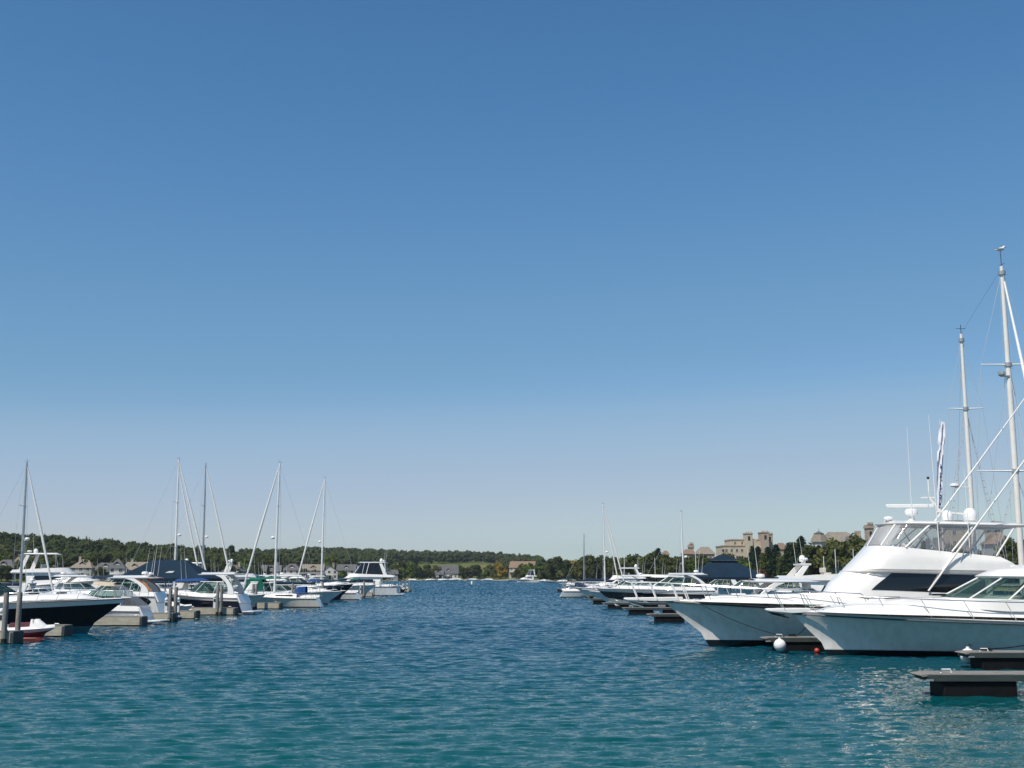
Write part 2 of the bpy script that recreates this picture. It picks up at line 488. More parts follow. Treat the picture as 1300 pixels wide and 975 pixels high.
def express(label, bow_px, D, L, rz=0, B=None, fs=1.15, fb=1.6, hull='white', upper=None, top='hardtop', zt=3.35, dx=1, group=None,
            canvas=NAVY, rail=True, ports=2, eye=None, platform=True, dome=True, cat='motor boat', aftcurtain=None, yoff=0, arch=True,
            wsx=.50, gel=None, cover=None, name='cabin_cruiser', antn=2, seat=True, red=None, bands=None, topaft=.06):
    """sport cruiser; dx=1: bow towards +X (left pier), -1 bow towards -X (right pier). bow_px: where the bow shows at depth D"""
    gel = gel or GEL
    B = B or L*.31
    a = (0 if dx==1 else PI)+rz
    bow = Vector((X(bow_px,D),D,0)); d=Vector((math.cos(a),math.sin(a),0))
    t = thing(name,label,cat,bow-d*L,a,group)
    Hh = Hull(L,B,fs,fb,rake=L*.13,trans=-.55)
    ms=[HM[hull]()]+([upper[1]] if upper else [])
    if bands: ms=bands[1]; bands=bands[0]
    else: bands=((0,1,0),) if not upper else ((0,upper[0],0),(upper[0],1,1))
    Hh.mesh(bands).build('hull',ms,t)
    Hh.rub(.55,L*.995,.028).build('rub_rail',RUBR,t)
    if platform:
        MB().prism([(-.95,.24),(-.9,.32),(.05,.32),(.05,.2)],-B*.42,B*.42).build('swim_platform',gel,t,bevel=.02)
    # deck and foredeck trunk
    Hh.deck(L*.40,L*.985).build('foredeck',NONSKID,t)
    tr=Shell([(L*.38,L*.55,L*.90,B*.40,fb+.0,fs+.10,B*.42),(L*.38,L*.55,L*.83,B*.34,fb+.20,fs+.42,B*.40)],pw=1.2)
    tr.mesh(camber=.12).build('trunk_cabin',gel,t)
    for k in range(2):
        hx=L*(.60+.12*k); hz=fs+.42+(fb+.2-fs-.42)*(1-(hx-L*.38)/(L*.45))*0
        z=tr.ev(0,1)[2]
        MB().box(hx-.25,hx+.25,-.25,.25,z+.05,z+.16-.0).build('deck_hatch',TINT,t,bevel=.03)
    basin(t,Hh,.6,L*.42,fs-.45)
    # coaming
    z0=fs+.02
    co=Shell([(0.55,L*.40,L*.50,B*.455,z0+.02,z0,B*.45),(0.75,L*.38,L*.46,B*.43,z0+.42,z0+.34,B*.41)],pw=.8)
    co.mesh(top=False,back=False).build('cockpit_coaming',gel,t)
    MB().hexa([(.2,-B*.42,fs-.45),(.4,-B*.42,fs-.45),(.4,B*.42,fs-.45),(.2,B*.42,fs-.45)],[(.6,-B*.41,z0+.3),(.75,-B*.41,z0+.3),(.75,B*.41,z0+.3),(.6,B*.41,z0+.3)]).build('transom_wall',gel,t,bevel=.04)
    # windscreen
    zw=z0+.40
    ztop=zt
    wt=min(ztop-.12,zw+1.05) if top in('hardtop','canvas','bimini') else zw+.62
    ws=Shell([(L*.24,L*.34,L*(wsx+.04),B*.41,zw,zw-.05,B*.415),(L*.22,L*.30,L*(wsx-.10),B*.34,wt,wt-.05,B*.35)],pw=.9)
    ws.patch([(-1,0),(1,0),(1,1),(-1,1)],0,.012,28,4).build('windshield',WSHIELD if canvas is not None else TINT,t)
    fr=MB(); fr.tube(ws.curve(1),.035,6); fr.tube(ws.curve(0),.035,6)
    for q in (-1,-.62,-.3,0,.3,.62,1): fr.tube([ws.ev(q,h/4) for h in range(5)],.026 if q else .03,5)
    fr.build('windshield_frame',ALU if hull!='black' else BLACKC,t)
    if seat:
        for sy in (-1,1):
            sb=MB().box(L*.30,L*.36,sy*B*.2-.28,sy*B*.2+.28,fs-.45,fs+.25); sb.box(L*.295,L*.32,sy*B*.2-.28,sy*B*.2+.28,fs+.25,fs+.75)
            sb.build('helm_seat',VINYL,t,bevel=.04)
        MB().box(L*.40,L*.44,-B*.3,B*.3,fs,fs+.62).build('dashboard',VINYL,t,bevel=.03)
        MB().box(.8,1.35,-B*.36,B*.36,fs-.45,fs+.05).build('aft_bench',VINYL,t,bevel=.05)
    if top=='hardtop':
        ht=Shell([(L*.10,L*.30,L*(wsx-.07),B*.37,ztop-.12,ztop-.12,B*.36),(L*.09,L*.30,L*(wsx-.06),B*.39,ztop-.06,ztop-.04,B*.38),(L*.12,L*.28,L*(wsx-.10),B*.34,ztop,ztop+.02,B*.33)],pw=.9)
        ht.mesh(bottom=True,camber=.12).build('hardtop',gel,t)
        for sg in (1,-1):
            n=8; zb=z0+.25; A=[];Bk=[]
            for i in range(n+1):
                k=i/n; z=zb+(ztop-.08-zb)*k
                xa=L*.10+L*.12*k**1.8; wd=.42*(1-k)**1.6+.24+.5*k**4
                y=B*(.41-.045*k)
                A.append([(xa,sg*(y+.05),z),(xa+wd,sg*(y+.05),z),(xa+wd,sg*(y-.05),z),(xa,sg*(y-.05),z)])
            MB().grid(A,closed=True,cap0=True,cap1=True).build('arch_leg',gel,t,bevel=.02)
        if aftcurtain:
            sh=Shell([(L*.12,L*.2,L*.28,B*.375,z0+.3,z0+.3),(L*.12,L*.2,L*.28,B*.36,ztop-.12,ztop-.12)])
            for sg in(1,-1): sh.patch([(sg*1,0),(sg*.55,0),(sg*.55,1),(sg*1,1)],0).build('side_curtain',aftcurtain,t)
            MB().box(L*.115,L*.13,-B*.36,B*.36,z0,ztop-.1).build('aft_curtain',aftcurtain,t)
    elif top in ('canvas','bimini'):
        ht=Shell([(L*topaft,L*max(.26,topaft+.1),L*(wsx-.09),B*.36,ztop-.15,ztop-.25,B*.36),(L*(topaft+.02),L*max(.24,topaft+.08),L*(wsx-.13),B*.31,ztop,ztop-.08,B*.31)],pw=.8)
        ht.mesh(bottom=True,camber=.1).build('canvas_top',canvas,t)
        fm=MB()
        for xx,x2 in ((L*.10,L*.07),(L*.22,L*.24),(L*.22,L*.34)):
            for sg in (1,-1): fm.tube([(xx,sg*B*.40,z0+.35),(x2,sg*B*.35,ztop-.18)],.016,5)
        fm.build('canvas_frame',STEEL,t)
        if aftcurtain:
            sh=Shell([(.3,L*.28,L*.34,B*.40,z0+.3,z0+.1,B*.38),(L*topaft,L*max(.2,topaft+.02),L*max(.32,topaft+.1),B*.36,ztop-.2,ztop-.22)])
            for sg in(1,-1): sh.patch([(sg*1,0),(sg*.5,0),(sg*.5,1),(sg*1,1)],0).build('side_curtain',aftcurtain,t)
            a0,a1=sh.ev(1,0),sh.ev(-1,0);b0,b1=sh.ev(1,1),sh.ev(-1,1)
            MB().grid([[tuple(Vector(a0).lerp(a1,i/6)+Vector((-.02*math.sin(i),0,0))) for i in range(7)],[tuple(Vector(b0).lerp(b1,i/6)) for i in range(7)]]).build('aft_curtain',aftcurtain,t)
    elif top=='cover':
        cv=Shell([(.1,L*.3,L*.52,B*.46,z0+.2,z0+.1),(.5,L*.26,L*.44,B*.36,z0+.75,z0+.5),(L*.1,L*.24,L*.34,B*.12,z0+1.05,z0+.8)],pw=.9)
        cv.mesh(camber=.03).build('boat_cover',canvas,t)
    if arch and top!='hardtop':
        ar=MB()
        for sg in (1,-1):
            ar.hexa([(L*.06,sg*B*.42-.06,z0+.3),(L*.13,sg*B*.42-.06,z0+.3),(L*.13,sg*B*.42+.06,z0+.3),(L*.03,sg*B*.42+.06,z0+.3)],
                    [(L*.10,sg*B*.36-.06,z0+1.45),(L*.17,sg*B*.36-.06,z0+1.45),(L*.17,sg*B*.36+.06,z0+1.45),(L*.10,sg*B*.36+.06,z0+1.45)])
        ar.box(L*.095,L*.175,-B*.38,B*.38,z0+1.44,z0+1.56)
        ar.build('radar_arch',gel,t,bevel=.03)
    zt2=(ztop+.02) if top=='hardtop' else z0+1.56
    if dome: radome(t,L*.17,0,zt2+.18,.28,.22)
    for k in range(antn): antenna(t,L*.14,(1-2*k)*B*.3,zt2,2.2+.5*k,-.25)
    if rail: Hh.rail(L*.50,L*.97,.55,.22,6,.016).build('bow_rail',STEEL,t)
    if ports:
        x0=L*.52
        for k in range(ports):
            xx=x0+k*L*.11; z=Hh.sheer(xx)-.38
            for mb in Hh.panel([(xx,z-.07),(xx+L*.06,z-.06),(xx+L*.06,z+.06),(xx,z+.07)],rnd=True): mb.build('porthole',TINT,t)
    if eye:
        for mb in Hh.panel(eye,rnd=True,n=14): mb.build('hull_window',TINT,t)
    # anchor roller
    MB().prism([(L-.25,fb-.02),(L+.35,fb+.02),(L+.4,fb+.07),(L-.25,fb+.1)],-.13,.13).build('anchor_roller',gel,t,bevel=.015)
    return t, Hh

def yacht(label, bow_px, D, L, rz=0, dx=1, B=None, fs=1.5, fb=2.3, fly=True, top='hardtop', ztop=6.1, hull='white', group=None, dinghy=False,
          canvas=BLACKC, win='long', dome=True, cat='motor yacht', name='motor_yacht', upperx=.0, enclosed=False):
    B=B or L*.28
    a=(0 if dx==1 else PI)+rz
    bow=Vector((X(bow_px,D),D,0)); d=Vector((math.cos(a),math.sin(a),0))
    t=thing(name,label,cat,bow-d*L,a,group)
    Hh=Hull(L,B,fs,fb,rake=L*.1,t0=.4)
    Hh.mesh().build('hull',HM[hull](),t)
    Hh.rub(0,L*.995,.045).build('rub_rail',RUBR,t)
    MB().prism([(-1.1,.26),(-1.05,.36),(.05,.36),(.05,.2)],-B*.44,B*.44).build('swim_platform',GEL,t,bevel=.02)
    Hh.deck(L*.05,L*.985,n=20).build('main_deck',NONSKID,t)
    zh=fs+1.55
    hs=Shell([(L*.18,L*.52,L*.80,B*.40,fb-.05,fs,B*.41),(L*.18,L*.50,L*.70,B*.385,fs+.95,fs+.8,B*.40),(L*.17,L*.42,L*.55,B*.34,zh,zh,B*.36)],pw=.95)
    hs.mesh(camber=.05).build('deckhouse',GEL,t)
    # side and front windows
    hs.side_win(L*.22,L*.50,.42,L*.25,L*.46,.80,'side_window',TINT,t)
    hs.patch([(-.42,.60),(.42,.60),(.42,.93),(-.42,.93)],.012,.025,18,4).build('front_window',TINT,t)
    for k in range(3):
        for mb in Hh.panel([(L*(.36+.1*k),fs*.62),(L*(.41+.1*k),fs*.64),(L*(.41+.1*k),fs*.64+.2),(L*(.36+.1*k),fs*.62+.2)],rnd=True): mb.build('porthole',TINT,t)
    # overhang and flybridge
    fb_=Shell([(L*.04,L*.40,L*.56,B*.37,zh+.0,zh,B*.38),(L*.03,L*.38,L*.54,B*.42,zh+.14,zh+.12,B*.42),(L*.05,L*.36,L*.50,B*.40,zh+.72,zh+.45,B*.40)],pw=.95)
    fb_.mesh(top=False,bottom=True,camber=0).build('flybridge',GEL,t)
    fl=MB(); ring=[fb_.ev(-1+2*i/20,.5) for i in range(21)]
    fl.grid([[(p[0],p[1]*.97,p[2]+.03) for p in ring],[(p[0],0,p[2]+.03) for p in ring]]).build('flybridge_floor',NONSKID,t)
    ps=MB()
    for sg in(1,-1):
        ps.tube([(L*.08,sg*B*.37,fs),(L*.07,sg*B*.37,zh+.05)],.05,8)
    each(ps,'overhang_post',STEEL,t)
    zf=zh+.6
    if top in('hardtop','canvas'):
        ht=Shell([(L*.12,L*.30,L*.42,B*.34,ztop-.12,ztop-.12),(L*.11,L*.30,L*.43,B*.36,ztop-.06,ztop-.05),(L*.13,L*.29,L*.40,B*.32,ztop,ztop)],pw=.8)
        ht.mesh(bottom=True,camber=.1).build('flybridge_top' if top=='hardtop' else 'bimini_top',GEL if top=='hardtop' else canvas,t)
        lg=MB()
        for sg in(1,-1):
            lg.hexa([(L*.10,sg*B*.38-.05,zf-.2),(L*.14,sg*B*.38-.05,zf-.2),(L*.14,sg*B*.38+.05,zf-.2),(L*.10,sg*B*.38+.05,zf-.2)],
                    [(L*.16,sg*B*.33-.05,ztop-.1),(L*.19,sg*B*.33-.05,ztop-.1),(L*.19,sg*B*.33+.05,ztop-.1),(L*.16,sg*B*.33+.05,ztop-.1)])
            lg.tube([(L*.36,sg*B*.38,zf),(L*.34,sg*B*.33,ztop-.1)],.04,6)
        each(lg,'top_support',GEL,t)
        if enclosed:
            en=Shell([(L*.12,L*.33,L*.46,B*.39,zf,zf-.2),(L*.13,L*.30,L*.38,B*.34,ztop-.1,ztop-.1)],pw=.85)
            for q0,q1 in((-.95,-.55),(-.5,-.03),(.03,.5),(.55,.95)):
                en.patch([(q0,.06),(q1,.06),(q1,.96),(q0,.96)],0).build('enclosure_window',TINT,t)
            fm=MB()
            for q in(-1,-.525,0,.525,1): fm.tube([en.ev(q,0),en.ev(q,1)],.07,6)
            fm.tube(en.curve(0),.06,6); fm.build('enclosure_frame',GEL,t)
    else:
        sc=Shell([(L*.30,L*.38,L*.50,B*.37,zf+.1,zf),(L*.30,L*.36,L*.45,B*.33,zf+.65,zf+.5)],pw=.9)
        sc.patch([(-.8,0),(.8,0),(.8,1),(-.8,1)],0).build('flybridge_screen',WSHIELD,t)
        ar=MB()
        for sg in(1,-1):
            ar.hexa([(L*.08,sg*B*.38-.06,zf-.2),(L*.125,sg*B*.38-.06,zf-.2),(L*.125,sg*B*.38+.06,zf-.2),(L*.08,sg*B*.38+.06,zf-.2)],
                    [(L*.14,sg*B*.32-.06,ztop-.2),(L*.175,sg*B*.32-.06,ztop-.2),(L*.175,sg*B*.32+.06,ztop-.2),(L*.14,sg*B*.32+.06,ztop-.2)])
        ar.box(L*.125,L*.185,-B*.34,B*.34,ztop-.22,ztop-.06); ar.build('radar_arch',GEL,t,bevel=.03)
    sb=MB().box(L*.27,L*.31,-.7,.7,zh+.2,zh+.75); sb.box(L*.265,L*.28,-.7,.7,zh+.75,zh+1.15); sb.build('helm_seat',VINYL,t,bevel=.04)
    if dinghy:
        db=Shell([(L*.0,L*.16,L*.24,B*.24,zf+.1,zf+.1),(L*.0,L*.15,L*.22,B*.29,zf+.45,zf+.4)],pw=.7)
        db.mesh(bottom=True,camber=-.1).build('tender',WPLAS,t)
    if dome:
        satdome(t,L*.17,B*.2,ztop+.1,.28); radome(t,L*.16,-B*.15,ztop+.2,.3,.22)
    antenna(t,L*.14,B*.3,ztop,3.2,-.35); antenna(t,L*.14,-B*.3,ztop,2.6,-.3)
    Hh.rail(L*.40,L*.97,.7,.2,9,.018,mid=True).build('bow_rail',STEEL,t)
    MB().prism([(L-.3,fb-.02),(L+.45,fb+.03),(L+.5,fb+.08),(L-.3,fb+.12)],-.16,.16).build('anchor_roller',GEL,t,bevel=.015)
    return t,Hh

def mastmesh(h, r, z0=0, x=0, rake=0):
    return MB().tube([(x,0,z0),(x-rake*.5,0,z0+h*.5),(x-rake,0,z0+h)],[r,r*.95,r*.62],10)

def sailboat(label, mast_px, D, L, topz, dx=1, rz=0, hull='white', J=None, double=False, canvas=NAVY, group=None, sc=NAVY, sprd=2, dark=False, radar=True,
             furl=True, name='sailboat'):
    """mast_px: where the mast foot shows; topz: masthead over the water"""
    B=L*.31; fs,fb=1.0,1.35
    a=(0 if dx==1 else PI)+rz
    mx=L*.58
    J=J or L*.36
    d=Vector((math.cos(a),math.sin(a),0)); m=Vector((X(mast_px,D),D,0))
    t=thing(name,label,'sailboat',m-d*mx,a,group)
    Hh=Hull(L,B,fs,fb,rake=L*.14,t0=.42,p=1.9,flare=.2,low=.80,curve=2.2,trans=-.6)
    Hh.mesh().build('hull',HM[hull](),t)
    Hh.rub(.6,L*.99,.03).build('toe_rail',TEAK,t)
    Hh.deck(.55,L*.985,n=20,camber=.1).build('deck',NONSKID,t)
    cb=Shell([(L*.30,L*.5,L*.74,B*.28,fs+.18,fs+.05,B*.33),(L*.30,L*.48,L*.68,B*.22,fs+.42,fs+.5,B*.28)],pw=.9)
    cb.mesh(camber=.06).build('cabin_trunk',GEL,t)
    cb.side_win(L*.34,L*.58,.35,L*.35,L*.55,.75,'cabin_window',TINT,t)
    co=Shell([(L*.03,L*.2,L*.3,B*.30,fs+.1,fs+.1),(L*.03,L*.2,L*.3,B*.27,fs+.38,fs+.38)]); co.mesh(top=False,back=False).build('cockpit_coaming',GEL,t)
    mm=ALUG if dark else ALU
    z0=fs+.5
    mt=mastmesh(topz-z0,.125,z0,mx,.15).build('mast',mm,t)
    sp=MB()
    for k in range(sprd):
        z=z0+(topz-z0)*(k+1)/(sprd+1)
        w=B*.40*(1-.2*k)
        for sg in(1,-1): sp.tube([(mx-.07,0,z),(mx-.25,sg*w,z+.12)],[.035,.02],5)
    each(sp,'spreader',mm,mt)
    st=MB(); wr=.011
    zt=topz-.1
    for sg in(1,-1):
        pts=[(mx-.1,sg*B*.46,fs+.1)]+[(mx-.25,sg*B*.40*(1-.2*k),z0+(topz-z0)*(k+1)/(sprd+1)+.12) for k in range(sprd)]+[(mx-.15,0,zt)]
        st.tube(pts,wr,4)
        st.tube([(mx-.5,sg*B*.46,fs+.1),(mx-.1,0,z0+(topz-z0)/(sprd+1))],wr,4)
    st.tube([(.1,0,fs+.1),(mx-.15,0,zt)],wr,4)
    st.build('stay',WIRE,t)
    fx=mx+J
    if furl:
        MB().tube([(fx,0,Hh.sheer(min(L,fx))+.4),(mx+(fx-mx)*.5,0,(Hh.sheer(min(L,fx))+topz)/2),(mx-.05,0,topz-.5)],[.09,.13,.06],8).build('furled_jib',SAILC,t)
        if double: MB().tube([(fx-.9,0,fs+.5),(mx+(fx-mx)*.3,0,(fs+topz)*.55),(mx-.05,0,topz-1.6)],[.08,.12,.05],8).build('furled_staysail',SAILC,t)
    # boom with sail cover
    zb=z0+.95
    MB().tube([(mx-.1,0,zb),(L*.08,0,zb-.02)],.06,8).build('boom',mm,t)
    rows=[]
    for i in range(11):
        x=mx-.12-(mx-.12-L*.10)*i/10; h=.34*(1-.55*i/10)+.03*math.sin(i*2.1)
        rows.append([(x,.14*math.sin(u)*(1-.3*i/10),zb+.06+h*.5+h*.5*math.cos(u)) for u in [2*PI*k/8 for k in range(8)]])
    MB().grid(rows,closed=True,cap0=True,cap1=True).build('sail_cover',sc,t)
    dg=Shell([(L*.20,L*.28,L*.36,B*.30,fs+.5,fs+.5),(L*.20,L*.26,L*.31,B*.26,fs+1.15,fs+1.2)],pw=.8); dg.mesh(camber=.08,back=False).build('spray_hood',canvas,t)
    bm=Shell([(L*.02,L*.14,L*.19,B*.28,fs+1.85,fs+1.8),(L*.03,L*.12,L*.17,B*.25,fs+2,fs+1.95)],pw=.6); bm.mesh(bottom=True,camber=.05).build('bimini_top',canvas,t)
    f=MB()
    for sg in(1,-1):
        for x,x2 in((L*.08,L*.03),(L*.12,L*.17)): f.tube([(x,sg*B*.34,fs+.1),(x2,sg*B*.27,fs+1.85)],.016,5)
    f.build('bimini_frame',STEEL,t)
    Hh.rail(L*.09,L*.93,.6,.0,9,.013,fwd=.05,mid=True).build('guard_rail',STEEL,t)
    if radar:
        r=MB().lathe([(.1,-.1),(.22,0),(.23,.1),(.15,.2),(.01,.22)],(mx+.35,0,z0+(topz-z0)*.42),10); r.box(mx+.05,mx+.35,-.04,.04,z0+(topz-z0)*.42-.08,z0+(topz-z0)*.42-.02); r.build('radar_dome',WPLAS,mt)
    w=MB().tube([(mx-.15,0,topz),(mx-.15,0,topz+.35)],.012,4); w.tube([(mx-.4,0,topz+.1),(mx+.12,0,topz+.12)],.012,4); w.build('wind_vane',RUBBER,mt)
    return t,Hh

def runabout(label, bow_px, D, L, rz=0, dx=1, hull='white', accent=None, group=None, cover=None, outboard=False, windshield=True, cat='small boat', name='runabout', fs=.62, fb=.85):
    B=L*.36
    a=(0 if dx==1 else PI)+rz
    bow=Vector((X(bow_px,D),D,0)); d=Vector((math.cos(a),math.sin(a),0))
    t=thing(name,label,cat,bow-d*L,a,group)
    Hh=Hull(L,B,fs,fb,rake=L*.14,flare=.8,draft=.3)
    bands=((0,1,0),) if not accent else ((0,.55,0),(.55,1,1))
    Hh.mesh(bands).build('hull',[HM[hull]()]+([accent] if accent else []),t)
    Hh.deck(L*.5,L*.985,camber=.12).build('foredeck',GEL,t)
    Hh.rub(0,L*.99,.025).build('rub_rail',RUBR,t)
    basin(t,Hh,.1,L*.5,.25)
    MB().box(0,.12,-B*.42,B*.42,.2,fs+.05).build('transom_wall',GEL,t,bevel=.03)
    if windshield:
        ws=Shell([(L*.36,L*.44,L*.58,B*.38,fs+.25,fs+.15),(L*.36,L*.42,L*.52,B*.34,fs+.62,fs+.6)],pw=.9)
        ws.patch([(-1,0),(1,0),(1,1),(-1,1)],0,.012,20,3).build('windshield',WSHIELD,t)
        MB().tube(ws.curve(1),.02,5).build('windshield_frame',ALU,t)
    for sy in(-1,1):
        s=MB().box(L*.26,L*.34,sy*B*.2-.2,sy*B*.2+.2,.25,fs+.1); s.box(L*.25,L*.27,sy*B*.2-.2,sy*B*.2+.2,fs,fs+.5); s.build('seat',VINYL,t,bevel=.03)
    MB().box(.12,.6,-B*.38,B*.38,.25,fs+.12).build('sun_pad',VINYL,t,bevel=.05)
    if cover:
        cv=Shell([(.0,L*.4,L*.9,B*.49,fb+.02,fs+.03,B*.46),(.25,L*.36,L*.66,B*.33,fs+.5,fs+.35,B*.34),(L*.1,L*.3,L*.5,B*.08,fs+.72,fs+.55,B*.08)],pw=1)
        cv.mesh(camber=.03).build('boat_cover',cover,t)
    if outboard:
        ob=MB().box(-.15,.05,-.1,.1,.0,fs+.2); ob.hexa([(-.75,-.2,fs+.2),(-.1,-.2,fs+.2),(-.1,.2,fs+.2),(-.75,.2,fs+.2)],[(-.65,-.15,fs+.75),(-.2,-.15,fs+.8),(-.2,.15,fs+.8),(-.65,.15,fs+.75)]); ob.box(-.45,-.2,-.07,.07,-.5,fs+.2)
        ob.build('outboard_motor',WPLAS if hull!='navy' else RUBBER,t,bevel=.03)
    return t,Hh
# ------------------------------------------------------------------ the two big boats in front
def sportfish():
    L,B=18.2,5.3
    D=60.2; K=1.035; rz=-.03; a=PI+rz
    bow=Vector((X(842,D),D,0)); d=Vector((math.cos(a),math.sin(a),0))
    t=thing('sport_fishing_boat','large white sport fishing boat with enclosed flybridge and outriggers, long bow pulpit over the fairway','sport fishing boat',bow-d*L*K,a); t.scale=(K,K,K)
    Hh=Hull(L,B,1.45,2.2,rake=1.75,t0=.34,p=2.2,flare=.5,low=.64,curve=1.5,cp=.42)
    Hh.mesh(nt=40).build('hull',hullmat('sportfish_hull',(.86,.81,.76),(.008,.008,.009),None,.30,.30,rough=.08),t)
    Hh.rub(0,L*.997,.045,dz=-.06).build('rub_rail',RUBR,t)
    Hh.deck(L*.32,L*.99,n=24,m=8,camber=.10).build('foredeck',NONSKID,t)
    basin(t,Hh,.1,L*.33,.7)
    MB().prism([(L-.9,2.14),(L+.1,2.12),(L+1.75,2.16),(L+1.95,2.22),(L+1.9,2.30),(L-.9,2.34)],-.28,.28).build('bow_pulpit',GEL,t,bevel=.03)
    an=MB().tube([(L+1.7,0,2.1),(L+.6,0,1.95)],.03,6); an.hexa([(L+1.0,-.16,1.84),(L+1.6,-.03,2.0),(L+1.6,.03,2.0),(L+1.0,.16,1.84)],[(L+1.0,-.16,1.88),(L+1.6,-.03,2.05),(L+1.6,.03,2.05),(L+1.0,.16,1.88)]); an.build('anchor',STEEL,t)
    # raised foredeck crown
    tr=Shell([(8.8,13,17.0,2.0,2.14,1.98,2.15),(8.8,12.4,16.2,1.75,2.26,2.48,1.95)],pw=1.1)
    tr.mesh(camber=.12).build('trunk_cabin',NONSKID,t)
    for x,z in((14.6,2.42),(12.4,2.56)): MB().box(x-.32,x+.32,-.32,.32,z,z+.08).build('deck_hatch',WPLAS,t,bevel=.03)
    b=MB().box(15.6,15.9,-.18,.18,2.3,2.5); b.tube([(15.75,-.28,2.45),(15.75,.28,2.45)],.07,8); b.build('windlass',STEEL,t)
    # lower house
    hs=Shell([(3.2,8.8,10.5,2.1,2.52,2.0,2.15),(3.2,8.5,10.2,2.06,3.0,2.95,2.1),(3.2,8.0,9.5,1.98,3.62,3.42,2.02)],pw=.8)
    hs.mesh(nh=6,camber=.02).build('deckhouse',GEL,t)
    hs.side_win(3.5,8.75,.26,3.5,7.75,.93,'side_window',TINT,t)
    # flybridge body
    fb=Shell([(2.0,7.9,9.5,2.10,3.56,3.40,2.0),(1.7,7.85,9.4,2.20,3.68,3.56,2.12),(2.2,7.5,8.75,2.14,4.30,3.95,2.10),(2.7,7.15,8.3,2.02,4.78,4.22,2.0)],pw=.62)
    fb.mesh(nh=9,top=False,bottom=True,camber=0,nq=34).build('flybridge',GEL,t)
    led=Shell([(2.0,7.9,9.55,2.14,3.54,3.38,2.04),(2.0,7.9,9.55,2.16,3.59,3.43,2.06)],pw=.62); led.patch([(-1,0),(1,0),(1,1),(-1,1)],.02,.05,40,1).build('brow_moulding',GELW,t)
    fl=MB(); ring=[fb.ev(-1+2*i/24,.45) for i in range(25)]
    fl.grid([[(min(p[0],8.0)-.1,p[1]*.9,3.98) for p in ring],[(min(p[0],8.0)-.1,0,3.98) for p in ring]]).build('flybridge_floor',NONSKID,t)
    # bridge furniture
    MB().prism([(6.4,3.98),(7.3,3.98),(7.0,4.85),(6.5,4.9)],-.95,.95).build('helm_console',GEL,t,bevel=.04)
    for y in(-.55,.55):
        s=MB().box(5.2,5.65,y-.24,y+.24,4.5,4.62); s.box(5.15,5.25,y-.24,y+.24,4.6,5.15); s.tube([(5.42,y,3.98),(5.42,y,4.5)],.05,8); s.build('helm_chair',WPLAS,t,bevel=.03)
    MB().box(7.1,7.7,-1.2,1.2,3.98,4.4).build('bench_seat',VINYL,t,bevel=.05)
    # hardtop
    zt=5.80
    ht=Shell([(1.4,5.4,7.7,1.85,zt-.06,zt-.20,1.85),(1.3,5.4,7.85,1.98,zt+.02,zt-.12,1.98),(1.5,5.2,7.4,1.80,zt+.10,zt-.05,1.80)],pw=.8)
    ht.mesh(nh=6,bottom=True,camber=.12,nq=34).build('hardtop',GEL,t)
    # clear enclosure
    en=Shell([(2.7,7.15,8.3,2.03,4.78,4.24,2.0),(1.7,5.9,7.7,1.86,zt-.04,zt-.16,1.86)],pw=.66)
    for q0,q1 in((-.97,-.76),(-.74,-.52),(-.50,-.27),(-.25,-.01),(.01,.25),(.27,.50),(.52,.74),(.76,.97)):
        en.patch([(q0,.03),(q1,.03),(q1,.97),(q0,.97)],0,.006,10,4).build('clear_curtain',CLEAR,t)
    for sg in(1,-1):
        for q,r in((.26,.05),(.51,.055),(.75,.05),(.98,.045)):
            MB().tube([en.ev(sg*q,0),en.ev(sg*q,1)],r,8).build('top_support',GEL,t)
    MB().tube([en.ev(0,0),en.ev(0,1)],.035,8).build('top_support',GEL,t)
    pf=MB()
    for sg in(1,-1):
        pf.tube([(6.9,sg*1.45,4.5),(5.4,sg*1.35,5.75)],.028,6); pf.tube([(5.2,sg*1.6,4.1),(6.2,sg*1.5,5.75)],.028,6); pf.tube([(3.6,sg*1.8,4.2),(4.4,sg*1.7,5.7)],.028,6)
    each(pf,'top_frame',ALU,t)
    # electronics
    rd=MB().lathe([(.2,0),(.16,.12),(.13,.3),(.3,.36),(.33,.5),(.28,.62),(.1,.66)],(6.1,.0,zt+.12),14); rd.build('radar_pedestal',WPLAS,t)
    r2=MB().prism([(5.0,zt+.82),(7.3,zt+.80),(7.32,zt+.98),(5.0,zt+1.0)],-.09,.09).build('radar_antenna',WPLAS,t,bevel=.03)
    satdome(t,3.1,-.5,zt+.18,.33); radome(t,7.3,.3,zt+.20,.24,.18)
    satdome(t,4.6,.7,zt+.14,.26)
    m=MB().tube([(4.2,0,zt),(4.6,0,zt+.5),(5.2,0,zt+1.3)],.07,8); m.tube([(5.2,0,zt+1.3),(5.2,0,zt+2.2)],.035,6); m.box(4.9,5.6,-.05,.05,zt+1.28,zt+1.34)
    m.prism([(3.5,zt+.45),(4.9,zt+.6),(4.9,zt+.68),(3.5,zt+.55)],-.12,.12); m.build('light_mast',GEL,t)
    MB().ball((5.2,0,zt+2.27),.07,8).build('mast_light',RUBBER,t)
    h=MB()
    for y in(-.15,.15): h.tube([(7.9,y,3.3+.3),(8.15,y,3.62)],.03,8)
    each(h,'horn',STEEL,t)
    MB().ball((7.35,2.05,3.95),.06,8).build('side_light',RUBBER,t)
    antenna(t,6.55,1.6,zt-.1,4.7,.02,0,.022); antenna(t,5.5,2.02,4.3,6.6,.15,0,.022); antenna(t,4.1,2.05,4.0,4.4,.05,0,.02)
